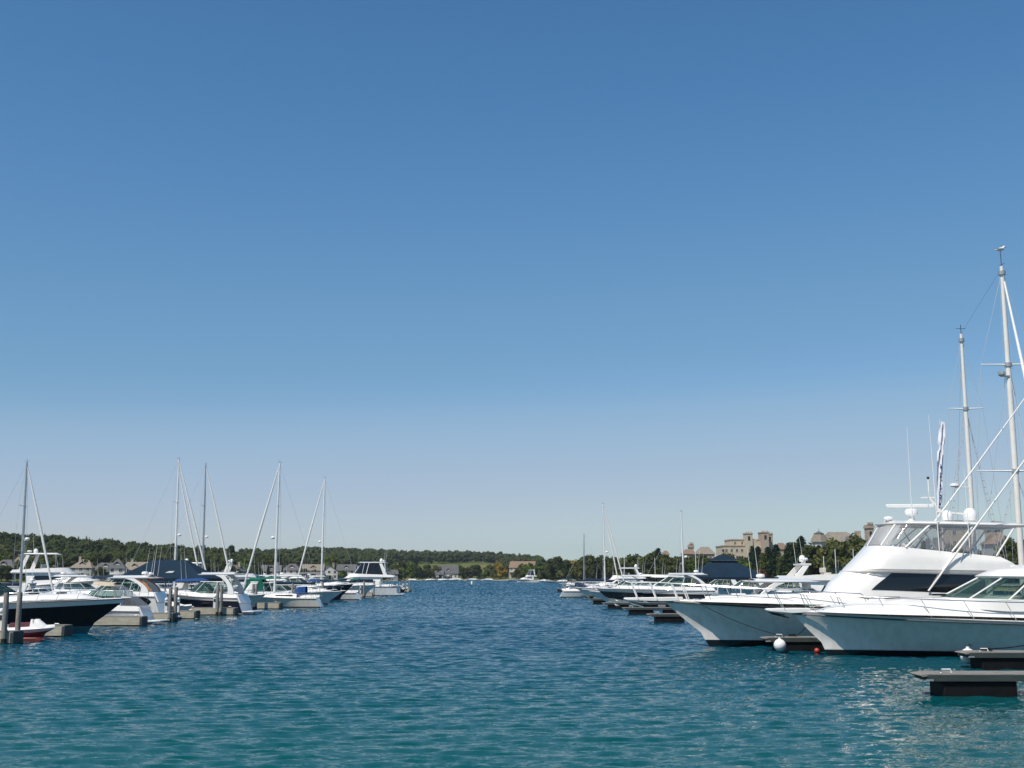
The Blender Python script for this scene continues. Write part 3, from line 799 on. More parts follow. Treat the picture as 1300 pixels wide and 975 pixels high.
    # outriggers
    def rig(y,b,e,name='outrigger'):
        b=Vector(b);e=Vector(e)
        o=MB().tube([b,b.lerp(e,.5)+Vector((0,0,-.05)),e],[.046,.04,.02],8)
        for k in(.33,.62):
            p=b.lerp(e,k); o.tube([p+Vector((-.15,-.22,.05)),p+Vector((.15,.22,-.05))],.016,5)
        return o.build(name,GEL,t)
    # local from photograph positions: near rig on the camera side (+y after turning)
    rig(1,(6.15,2.14,2.65),(-3.5,3.1,15.3)); rig(-1,(6.8,-2.1,2.9),(-3.5,-3.0,15.7))
    sb=MB()
    for sg in(1,-1): sb.tube([(4.6,sg*2.1,3.9),(4.3,sg*2.25,4.9)],.03,6)
    each(sb,'outrigger_brace',STEEL,t)
    # covering boards and rod holders
    for sg in(1,-1): MB().grid([[(i*L*.33/6,sg*(Hh.yd(i*L*.33/6)-.02),1.47) for i in range(7)],[(i*L*.33/6,sg*(Hh.yd(i*L*.33/6)-.35),1.47) for i in range(7)]]).build('covering_board',TEAK,t)
    MB().box(0,.1,-B*.44,B*.44,.6,1.45).build('transom_wall',GEL,t,bevel=.03)
    fc=MB().box(.9,1.6,-.35,.35,.7,1.1); fc.tube([(1.2,0,1.1),(1.2,0,1.4)],.05,8); fc.box(.95,1.45,-.28,.28,1.4,1.5); fc.box(.95,1.03,-.28,.28,1.5,2.1); fc.build('fighting_chair',TEAK,t,bevel=.02)
    # rails: white pulpit rail then thin side rail
    rl=MB()
    P=lambda x,sg,k:(x+.30*k, sg*max(.30,Hh.yd(min(x,L))-.12), Hh.sheer(min(x,L))+.02+.80*k)
    for sg in(1,-1):
        xs=[8.6+(L+1.3-8.6)*i/24 for i in range(25)]
        rl.tube([P(x,sg,1 if i>0 else .4) for i,x in enumerate(xs)]+[(L+1.8,0,Hh.sheer(L)+.86)],.022,6)
        rl.tube([P(x,sg,.5) for x in xs[8:]],.014,5)
        for x in(8.6,10.2,11.8,13.3,14.7,16.0): rl.tube([P(x,sg,0),P(x,sg,1 if x>9 else .4)],.016,5)
    rl.build('side_rail',STEEL,t)
    pr=MB()
    for sg in(1,-1):
        for x in(17.0,17.5,L+.35,L+1.25): pr.tube([P(x,sg,0),P(x,sg,1)],.030,6)
        pr.tube([P(x,sg,1) for x in(17.0,17.6,L,L+.6,L+1.3)]+[(L+1.8,0,Hh.sheer(L)+.86)],.032,6)
    pr.build('pulpit_rail',ALU,t)
    for x in(16.6,11.5):
        for sg in(1,-1): MB().tube([(x-.15,sg*(Hh.yd(x)-.25),Hh.sheer(x)+.12),(x+.15,sg*(Hh.yd(x)-.25),Hh.sheer(x)+.12)],.03,6).build('cleat',STEEL,t)
    return t,Hh,a

def bigcruiser():
    L,B=15.0,4.6
    D=53.5; rz=-.075; a=PI+rz
    bow=Vector((X(1003,D),D,0)); d=Vector((math.cos(a),math.sin(a),0))
    t=thing('cabin_cruiser','nearest white cruiser with railed foredeck, raked windshield and white hardtop','motor boat',bow-d*L,a)
    Hh=Hull(L,B,1.48,1.93,rake=1.25,t0=.34,p=2.3,flare=.4,low=.64,curve=1.7,cp=.42)
    Hh.mesh(((0,.93,0),(.93,1,1)),nt=40).build('hull',[hullmat('near_cruiser_hull',(.86,.81,.76),(.008,.008,.009),(.6,.6,.6),.24,.275,rough=.10),GEL],t)
    Hh.rub(0,L*.997,.035,dz=-.12).build('rub_rail',RUBR,t)
    Hh.deck(L*.28,L*.99,n=24,m=8,camber=.08).build('foredeck',NONSKID,t)
    basin(t,Hh,.1,L*.3,.85)
    MB().prism([(L-.8,1.86),(L,1.82),(L+1.0,1.90),(L+1.15,1.96),(L+1.1,2.03),(L-.8,2.05)],-.30,.30).build('bow_pulpit',GEL,t,bevel=.03)
    an=MB().tube([(L+1.0,0,1.86),(L+.3,0,1.74)],.03,6); an.hexa([(L+.15,-.2,1.60),(L+.9,-.03,1.78),(L+.9,.03,1.78),(L+.15,.2,1.60)],[(L+.15,-.2,1.66),(L+.9,-.03,1.84),(L+.9,.03,1.84),(L+.15,.2,1.66)]); an.build('anchor',RUBBER,t)
    tr=Shell([(5.0,10.3,14.1,1.9,1.90,1.70,2.0),(5.0,9.9,13.2,1.62,2.18,2.32,1.78),(5.0,8.6,11.6,1.1,2.36,2.56,1.5)],pw=1.1)
    tr.mesh(nh=6,camber=.10).build('trunk_cabin',GEL,t)
    MB().box(10.3,10.95,-.33,.33,2.48,2.56).build('deck_hatch',TINT,t,bevel=.03)
    MB().box(8.15,8.85,-.55,.1,2.60,2.68).build('deck_hatch',TINT,t,bevel=.03)
    b=MB().box(13.2,13.5,-.16,.16,1.95,2.12); b.tube([(13.35,-.24,2.1),(13.35,.24,2.1)],.07,8); b.build('windlass',STEEL,t)
    ws=Shell([(3.2,6.3,8.55,1.86,2.50,2.36,1.9),(2.9,5.1,6.8,1.52,3.40,3.32,1.6)],pw=.88)
    ws.patch([(-1,0),(1,0),(1,1),(-1,1)],0,.012,36,4).build('windshield',WSHIELD,t)
    cw=Shell([(3.1,6.4,8.85,1.95,2.16,1.75,2.07),(3.1,6.35,8.6,1.88,2.54,2.40,1.93)],pw=.88); cw.mesh(top=False,back=False,nq=34).build('windshield_coaming',GEL,t)
    fr=MB(); fr.tube(ws.curve(1,n=34),.035,6); fr.tube(ws.curve(0,n=34),.04,6)
    for q in(0,): fr.tube([ws.ev(q,h/4) for h in range(5)],.04,6)
    for q in(.30,.52,.72,.92): 
        for sg in(1,-1): fr.tube([ws.ev(sg*q,h/4) for h in range(5)],.042,6)
    fr.build('windshield_frame',GEL,t)
    ht=Shell([(.8,4.9,6.85,1.62,3.38,3.30,1.7),(.7,4.8,6.9,1.72,3.46,3.40,1.8),(1.0,4.4,6.2,1.55,3.74,3.72,1.6),(1.4,3.8,5.4,1.1,3.88,3.90,1.2)],pw=.85)
    ht.mesh(nh=9,bottom=True,camber=.06,nq=34).build('hardtop',GEL,t)
    co=Shell([(.1,4.0,6.2,2.05,1.75,1.55,2.0),(.3,4.0,6.0,1.95,2.36,2.05,1.85)],pw=.8); co.mesh(top=False,back=False).build('cockpit_coaming',GEL,t)
    for y in(-.8,.75):
        s=MB().box(3.4,3.95,y-.28,y+.28,.85,2.35); s.box(3.35,3.5,y-.28,y+.28,2.3,2.95); s.build('helm_seat',VINYL,t,bevel=.05)
    MB().box(5.0,5.9,-1.5,1.5,1.7,2.62).build('dashboard',VINYL,t,bevel=.05)
    sw=MB(); 
    sw.tube([(4.75+.08*math.sin(k/12*2*PI),-.75+.22*math.cos(k/12*2*PI),2.75+.2*math.sin(k/12*2*PI)) for k in range(13)],.018,5); sw.build('steering_wheel',STEEL,t)
    rl=MB()
    P=lambda x,sg,k:(x+.42*k, sg*max(.30,Hh.yd(min(x,L))-.10), Hh.sheer(min(x,L))+.02+.78*k)
    for sg in(1,-1):
        xs=[4.6+(L+.5-4.6)*i/24 for i in range(25)]
        rl.tube([P(x,sg,1 if i>0 else .8) for i,x in enumerate(xs)]+[(L+1.1,0,Hh.sheer(L)+.82)],.022,6)
        for x in(6.0,7.7,9.4,11.1,12.7,14.0,L+.3): rl.tube([P(x,sg,0),P(x,sg,1)],.016,5)
    rl.build('bow_rail',STEEL,t)
    for x in(13.6,9.6):
        for sg in(1,-1): MB().tube([(x-.14,sg*(Hh.yd(x)-.22),Hh.sheer(x)+.12),(x+.14,sg*(Hh.yd(x)-.22),Hh.sheer(x)+.12)],.028,6).build('cleat',STEEL,t)
    for k in range(3):
        x=8.2+k*1.35
        for mb in Hh.panel([(x,1.18),(x+.6,1.2),(x+.6,1.38),(x,1.36)],rnd=True,sides=(-1,)): mb.build('porthole',TINT,t)
    MB().prism([(-1.2,.28),(-1.15,.38),(.05,.38),(.05,.2)],-1.9,1.9).build('swim_platform',GEL,t,bevel=.02)
    MB().box(0,.15,-1.95,1.95,.8,1.9).build('transom_wall',GEL,t,bevel=.04)
    return t,Hh,a

def ketch():
    """big two-masted yacht moored along the pier head, bow towards the camera"""
    L,B=20.0,5.0
    D1=66.0; D2=74.0
    p1=Vector((X(1298,D1),D1,0)); p2=Vector((X(1239,D2),D2,0))
    d=(p1-p2).normalized(); a=math.atan2(d.y,d.x)
    mx=12.6
    t=thing('ketch','big two-masted sailing yacht behind the flybridge boat, its white masts the tallest in the marina','sailboat',p1-d*mx,a)
    Hh=Hull(L,B,1.25,1.7,rake=2.6,t0=.42,p=1.9,flare=.2,low=.8,curve=2.2)
    Hh.mesh(nt=30).build('hull',HM['whiteblue'](),t)
    Hh.deck(0,L*.985,n=24,camber=.12).build('deck',TEAK,t)
    cb=Shell([(5.5,11,14.5,1.5,1.5,1.3,1.7),(5.5,10.5,13.8,1.25,2.0,1.95,1.5)]); cb.mesh(camber=.08).build('cabin_trunk',GEL,t)
    cb.side_win(6.3,10.4,.35,6.4,10.3,.75,'cabin_window',TINT,t)
    z1=W(1273,338,D1).z; z2=W(1225,424,D2).z
    m2x=mx-(p1-p2).length
    def mast(x,zt,r,sps,sw,label=None):
        m=MB().tube([(x,0,1.9),(x,0,zt*.6),(x,0,zt)],[r,r*.95,r*.6],12).build('mast',GELW,t)
        s=MB()
        for z,w in zip(sps,sw):
            s.tube([(x,-w,z+.03),(x,0,z),(x,w,z+.03)],[.03,.055,.03],6)
        each(s,'spreader',ALU,m)
        b=MB()
        for z in list(sps)+[zt-.4]: b.lathe([(r*1.15,-.12),(r*1.2,0),(r*1.15,.12)],(x,0,z),12)
        each(b,'mast_band',GALV,m)
        w=MB(); rr=.012
        for sg in(1,-1):
            pts=[(x-.2,sg*B*.46,1.4)]+[(x,sg*ww,z) for z,ww in zip(sps,sw)]+[(x,0,zt-.3)]
            w.tube(pts,rr,4)
            for dx_ in(-.5,.5): w.tube([(x+dx_,sg*B*.45,1.4),(x,0,sps[0]-.1)],rr,4)
            for dx_ in(-1.2,):w.tube([(x+dx_,sg*B*.45,1.4),(x,0,sps[-1]+.3)],rr,4)
            w.tube([(x,sg*.5,2),(x,sg*.14,zt-.5)],.008,4)
        w.build('shroud',WIRE,t)
        rt=MB()
        z=2.2
        while z<sps[0]-.6:
            k=(z-1.4)/(sps[0]-.1-1.4)
            for sg in(1,-1):
                y=sg*B*.45*(1-k); rt.tube([(x-.5*(1-k),y,z),(x+.5*(1-k),y,z)],.014,4)
                pass
            z+=.42
        each(rt,'ratline',TEAK,t)
        return m
    m1=mast(mx,z1,.17,[W(1290,598,D1).z,W(1280,463,D1).z],[2.1,1.5])
    m2=mast(m2x,z2,.15,[W(1236,519,D2).z],[1.05])
    ms=MB().tube([(mx,0,z1),(mx,0,z1+.75)],.02,5); ms.tube([(mx-.3,0,z1+.1),(mx+.25,.1,z1+.12)],.015,4); ms.build('masthead_fitting',RUBBER,m1)
    ms=MB().tube([(m2x,0,z2),(m2x,0,z2+.6)],.02,5); ms.tube([(m2x,-.3,z2+.35),(m2x,.3,z2+.35)],.015,4); ms.build('masthead_fitting',RUBBER,m2)
    z=W(1236,618,D2).z
    r=MB().box(m2x-.05,m2x+.05,-1.0,0,z-.04,z+.02); r.lathe([(.2,0),(.32,.05),(.3,.2),(.1,.24)],(m2x,-.95,z),12); r.build('radar_dome',WPLAS,m2)
    z=W(1270,476,D1).z
    r=MB().lathe([(.1,-.1),(.2,0),(.2,.16),(.05,.2)],(mx+.1,-.42,z),10); r.box(mx,mx+.2,-.4,0,z-.1,z-.04); r.build('deck_light',GALV,m1)
    st=MB(); st.tube([(L-.2,0,1.75),(mx,0,z1-.1)],.014,4); st.tube([(mx,0,z1-.1),(m2x,0,z2)],.008,4); st.tube([(.1,0,1.4),(m2x,0,z2-.1)],.014,4); st.tube([(L-2.4,0,1.8),(mx,0,z1*.72)],.014,4); st.build('stay',WIRE,t)
    MB().tube([(L-.3,0,1.9),((L+mx)/2-.1,0,z1/2+.6),(mx+.3,0,z1-1)],[.09,.11,.05],8).build('furled_jib',SAILC,t)
    MB().tube([(mx-.2,0,3.0),(m2x+1.0,0,2.95)],.09,8).build('main_boom',GELW,t)
    MB().tube([(mx-.25,0,3.3),(mx-3,0,3.25),(m2x+1.1,0,3.15)],[.22,.2,.1],8).build('sail_cover',NAVY,t)
    MB().tube([(m2x-.2,0,2.9),(.4,0,2.9)],.07,8).build('mizzen_boom',GELW,t)
    return t,a,mx,z1

def gull(label,p,a,s=1.0,group=None):
    t=thing('gull',label,'bird',p,a,group)
    mb=MB(); 
    mb.tube([(-.26*s,0,.13*s),(-.12*s,0,.15*s),(.02*s,0,.17*s),(.12*s,0,.21*s),(.16*s,0,.27*s),(.20*s,0,.29*s),(.24*s,0,.28*s)],[.012*s,.05*s,.075*s,.065*s,.04*s,.042*s,.018*s],10)
    mb.build('body',mat('gull_white',(.75,.75,.74),.8,.1,20),t)
    w=MB()
    for sg in(1,-1): w.hexa([(-.30*s,sg*.03*s,.14*s),(.06*s,sg*.07*s,.17*s),(.07*s,sg*.075*s,.21*s),(-.30*s,sg*.035*s,.16*s)],[(-.30*s,sg*.04*s,.14*s),(.04*s,sg*.09*s,.16*s),(.05*s,sg*.09*s,.21*s),(-.30*s,sg*.045*s,.16*s)])
    each(w,'wing',mat('gull_grey',(.35,.36,.38),.8,.1,20),t)
    l=MB().tube([(0,.025*s,0),(0,.02*s,.12*s)],.008*s,5); l.tube([(0,-.025*s,0),(0,-.02*s,.12*s)],.008*s,5); each(l,'leg',ORANGE,t)
    MB().tube([(.24*s,0,.28*s),(.30*s,0,.265*s)],[.014*s,.004*s],5).build('bill',ORANGE,t)
    return t

# ------------------------------------------------------------------ docks
def finger_right(label, px, D, x_root, w=1.15, zt=.64, group='finger docks on the right side'):
    x0=X(px,D)
    t=thing('finger_dock',label,'dock',(x0,D+w/2,0),0,group)
    L=x_root-x0
    m=MB(); 
    m.prism([(-.30,zt-.05),(-.22,zt-.02),(0.0,zt),(0,zt-.06),(-.25,zt-.09)],-w/2+.15,w/2-.15)
    n=int(L/.30)
    for i in range(n): m.box(i*L/n+.006,(i+1)*L/n-.006,-w/2,w/2,zt-.045,zt+random.uniform(-.003,.003))
    m.build('deck_planks',PLANK,t)
    f=MB()
    for y in(-w/2-.04,w/2): f.box(-.05,L,y,y+.04,zt-.20,zt-.02)
    f.box(-.10,-.052,-w/2-.04,w/2+.04,zt-.20,zt-.03)
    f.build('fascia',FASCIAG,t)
    MB().box(-.22,.0,-w/2-.07,-w/2-.042,zt-.19,zt-.14).build('corner_bracket',GALV,t)
    x=.32; k=0
    while x<L-1 and k<7:
        MB().box(x,x+2.15,-w/2+.04,w/2-.04,-.25,zt-.202).build('float',FLOATB,t,bevel=.04)
        x+=3.05; k+=1
    for x in(.45,4.2):
        if x<L:
            c=MB().tube([(x-.16,-w/2+.15,zt+.03),(x-.13,-w/2+.15,zt+.13),(x+.13,-w/2+.15,zt+.13),(x+.16,-w/2+.15,zt+.03)],.022,6); c.build('cleat',WPLAS,t)
    return t

def finger_left(label, px, D, x_root=-37, w=1.2, zt=.66, group='finger docks on the left side', bin_=False):
    x1=X(px,D)
    t=thing('finger_dock',label,'dock',(x1,D+w/2,0),0,group)
    L=x1-x_root
    m=MB(); n=int(L/.3)
    for i in range(n): m.box(-(i+1)*L/n+.006,-i*L/n-.006,-w/2-.03,w/2+.03,zt-.045,zt+random.uniform(-.003,.003))
    m.build('deck_planks',PLANK,t)
    f=MB()
    for y in(-w/2-.03,w/2-.02): f.box(-L,-.02,y,y+.05,.08,zt-.05)
    f.build('fascia',FASCIA,t)
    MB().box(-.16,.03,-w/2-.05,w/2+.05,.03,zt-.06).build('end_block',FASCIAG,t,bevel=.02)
    MB().box(-L+.2,-.4,-w/2+.05,w/2-.05,-.3,.3).build('float',FLOATB,t)
    for x in(-.5,-3.8):
        MB().tube([(x-.14,-w/2+.12,zt),(x-.12,-w/2+.12,zt+.09),(x+.12,-w/2+.12,zt+.09),(x+.14,-w/2+.12,zt)],.02,6).build('cleat',GALV,t)
    return t

def piling(label, px, D, h=2.6, r=.14, group='wooden mooring pilings'):
    t=thing('piling',label,'piling',(X(px,D),D,0),random.uniform(0,3),group)
    random.seed(int(px*7))
    mb=MB(); n=12; rows=[]
    for z in(-.8,0,.5,1.2,1.9,h-.03,h):
        rows.append([(r*(1+.05*math.sin(3*k+z*4))*math.cos(2*PI*k/n)*(1-.05*z/h)*(.93 if z==h else 1),r*(1+.05*math.cos(2*k+z*3))*math.sin(2*PI*k/n)*(1-.05*z/h)*(.93 if z==h else 1),z) for k in range(n)])
    mb.grid(rows,closed=True,cap0=True,cap1=True); mb.build('post',PILE,t)
    MB().lathe([(r*1.04,-.1),(r*1.06,.12),(r*1.03,.3)],(0,0,0),12).build('waterline_growth',mat('algae_band',(.03,.035,.02),.8,.4,6),t)
    return t

def pedestal(label, px, D, dx=0, z=.66, group='white power pedestals on the docks'):
    t=thing('power_pedestal',label,'power pedestal',(X(px,D)+dx,D,z),0,group)
    MB().box(-.11,.11,-.09,.09,0,.95).build('post',WPLAS,t,bevel=.02)
    MB().lathe([(.14,0),(.15,.05),(.10,.16),(.02,.2)],(0,0,.95),10).build('cap',WPLAS,t)
    MB().box(-.08,.08,-.11,-.088,.55,.8).build('socket_panel',DARKIN,t)
    return t

def ballfender(label, px, py, D, r=.31):
    p=W(px,py,D)
    t=thing('ball_fender',label,'fender',p,0)
    mb=MB().ball((0,0,0),r,16); mb.lathe([(.06,r*.9),(.07,r*1.12),(.04,r*1.2)],(0,0,0),8); mb.build('ball',WPLAS,t)
    MB().tube([(.0,0,r*1.1),(.12,.1,r*1.5),(.3,.35,r*1.25)],.018,5).build('lanyard',ROPE,t)
    return t

def rope(label, p, q, sag=.3, r=.018, m=None, cat='mooring line'):
    mb=MB(); p=Vector(p);q=Vector(q)
    mb.tube([p.lerp(q,i/10)-Vector((0,0,sag*4*(i/10)*(1-i/10))) for i in range(11)],r,5)
    return tag(mb.build('mooring_line',m or ROPE),label,cat)

def gazebo(label, cx, D, wx, wy, ze, zr, ridge, cupola=False, deckz=.66):
    """canvas pavilion on posts; ridge is its ridge length"""
    t=thing('canvas_pavilion',label,'pavilion',(X(cx,D),D,deckz),0)
    ze-=deckz; zr-=deckz
    rows=[]
    n=12
    for i in range(n+1):
        k=i/n; s=1-k; z=ze+(zr-ze)*(k**1.08)
        hx=ridge/2+(wx/2-ridge/2)*s; hy=.25+(wy/2-.25)*s
        pts=[]
        for (ax,ay),(bx,by) in (((-1,-1),(1,-1)),((1,-1),(1,1)),((1,1),(-1,1)),((-1,1),(-1,-1))):
            for j in range(8):
                u=j/8; dip=.10*math.sin(PI*u)*s*(1-.0*k) if i<n else 0
                pts.append(((ax+(bx-ax)*u)*hx,(ay+(by-ay)*u)*hy,z-dip*(k*(1-k)*2.2)))
        rows.append(pts)
    mb=MB().grid(rows,closed=True,cap1=True)
    mb.grid([[(x*1.003,y*1.003,z) for x,y,z in rows[0]],[(x*1.003,y*1.003,z-.28-.04*(i%2)) for i,(x,y,z) in enumerate(rows[0])]],closed=True)
    mb.build('canvas_roof',TEALC,t,sharp=20)
    if cupola:
        c=MB(); 
        c.box(-1.45,1.45,-.5,.5,zr-.02,zr+.12); c.build('vent_curb',WHITEC,t)
        c=MB().grid([[(-1.75,-.8,zr+.12),(1.75,-.8,zr+.12),(1.75,.8,zr+.12),(-1.75,.8,zr+.12)],[(-.5,-.1,zr+.75),(.5,-.1,zr+.75),(.5,.1,zr+.75),(-.5,.1,zr+.75)]],closed=True,cap0=True,cap1=True); c.build('vent_roof',TEALC,t,sharp=10)
        f=MB().tube([(0,0,zr+.75),(0,0,zr+1.25)],.04,6); f.ball((0,0,zr+1.3),.16,8); f.build('finial',RUBBER,t)
    for x in(-1,-.33,.33,1):
        for y in(-1,1): MB().tube([(x*(wx/2-.3),y*(wy/2-.3),-.0),(x*(wx/2-.3),y*(wy/2-.3),ze+.12*0+.02)],.07,8).build('post',WPLAS,t)
    return t

def watercraft(label, px, D, rz):
    t=thing('personal_watercraft',label,'personal watercraft',(X(px,D),D,.28),rz)
    Hh=Hull(2.7,1.1,.28,.42,rake=.5,draft=.2,flare=.4)
    Hh.mesh(((0,.5,0),(.5,1,1))).build('hull',[mat('watercraft_maroon',(.16,.03,.04),.3,.15,4,coat=.4),mat('watercraft_white',(.72,.66,.68),.3,.06,4,coat=.4)],t)
    Hh.deck(0,2.65,camber=.16).build('deck',GEL,t)
    Shell([(.2,1.2,1.7,.2,.35,.35),(.25,1.1,1.6,.16,.66,.62)]).mesh(camber=.05).build('seat',mat('watercraft_seat',(.10,.02,.03),.6,.2,5),t)
    Shell([(1.4,1.8,2.4,.34,.40,.40),(1.4,1.6,1.85,.2,.82,.82)]).mesh(camber=.05).build('console',GEL,t)
    MB().tube([(1.45,-.38,.9),(1.6,0,.86),(1.45,.38,.9)],.025,6).build('handlebar',RUBBER,t)
    return t
# ------------------------------------------------------------------ terrain round the bay
def interp(tab, x):
    if x<=tab[0][0]: return tab[0][1]
    for (a,va),(b,vb) in zip(tab,tab[1:]):
        if x<=b: return va+(vb-va)*(x-a)/(b-a)
    return tab[-1][1]
SHORE=[(-1100,150),(-700,240),(-300,340),(0,430),(200,480),(400,560),(520,690),(600,780),(650,740),(690,600),(760,480),(900,400),(1100,330),(1300,250),(1600,170),(2200,110)]
HILL=[(-1100,12),(0,14.5),(120,12),(200,9),(260,9),(330,11.5),(400,16),(470,15),(520,14),(600,15.5),(640,10),(690,3.5),(760,2),(1000,5),(1300,7),(2200,7)]
HD=[(0,240),(260,260),(340,560),(600,560),(680,300),(760,200),(1300,250),(2200,200)]
def pxof(x,y): return 650+1520*x/max(y,1e-3)
def shore(px): 
    return interp(SHORE,px)*(1+.012*math.sin(px*.11)+.008*math.sin(px*.047+1))
def land(x,y):
    """ground height over the water at x, y"""
    px=pxof(x,y); d=y
    s=d-shore(px)
    if s<0: return max(-3,-.25+s*.12)
    hd=interp(HD,px); A=interp(HILL,px)
    b=interp([(0,-.25),(3,.35),(18,1.3),(60,2.6),(150,3.8),(4000,6)],s)
    k=min(1,max(0,(s-50)/(hd-50))); k=k*k*(3-2*k)
    n=noise.noise(Vector((x*.006,y*.006,3)))*2.5*k+noise.noise(Vector((x*.002,y*.002,7)))*3*k
    return b+A*k+n
def terrain():
    rows=[]
    offs=[-25,-8,-2,0,2,5,10,18,30,45,60,80,110,150,200,260,330,420,540,700,1000,1500,2200]
    pxs=[-1100+ i*12 for i in range(276)]
    mb=MB()
    for o in offs:
        row=[]
        for px in pxs:
            y=shore(px)+o; x=(px-650)/1520*y
            row.append((x,y,land(x,y)))
        rows.append(row)
    mb.grid(rows)
    m,nt,b,out=newmat('shore_ground')
    tc=nt.nodes.new('ShaderNodeTexCoord')
    n=nt.nodes.new('ShaderNodeTexNoise'); n.inputs['Scale'].default_value=.03; n.inputs['Detail'].default_value=8; n.inputs['Roughness'].default_value=.6
    nt.links.new(tc.outputs['Object'],n.inputs[0])
    r=nt.nodes.new('ShaderNodeValToRGB'); e=r.color_ramp.elements
    e[0].position=.35; e[0].color=(.055,.085,.022,1); e[1].position=.62; e[1].color=(.17,.155,.055,1)
    x=e.new(.5); x.color=(.10,.12,.035,1)
    nt.links.new(n.outputs['Fac'],r.inputs[0])
    g=nt.nodes.new('ShaderNodeSeparateXYZ'); nt.links.new(tc.outputs['Object'],g.inputs[0])
    n2=nt.nodes.new('ShaderNodeTexNoise'); n2.inputs['Scale'].default_value=.2; n2.inputs['Detail'].default_value=4; nt.links.new(tc.outputs['Object'],n2.inputs[0])
    ad=nt.nodes.new('ShaderNodeMath'); ad.operation='MULTIPLY_ADD'; ad.inputs[1].default_value=-1.2; nt.links.new(n2.outputs['Fac'],ad.inputs[0]); nt.links.new(g.outputs['Z'],ad.inputs[2])
    mr=nt.nodes.new('ShaderNodeMapRange'); mr.inputs['From Min'].default_value=-.2; mr.inputs['From Max'].default_value=.25; nt.links.new(ad.outputs[0],mr.inputs[0])
    mx=nt.nodes.new('ShaderNodeMixRGB'); mx.inputs[1].default_value=(.36,.31,.22,1)
    nt.links.new(mr.outputs[0],mx.inputs[0]); nt.links.new(r.outputs[0],mx.inputs[2]); nt.links.new(mx.outputs[0],b.inputs['Base Color'])
    b.inputs['Roughness'].default_value=.95; b.inputs['Specular IOR Level'].default_value=.1
    o=mb.build('terrain',m,sharp=180); tag(o,kind='structure')
    return o

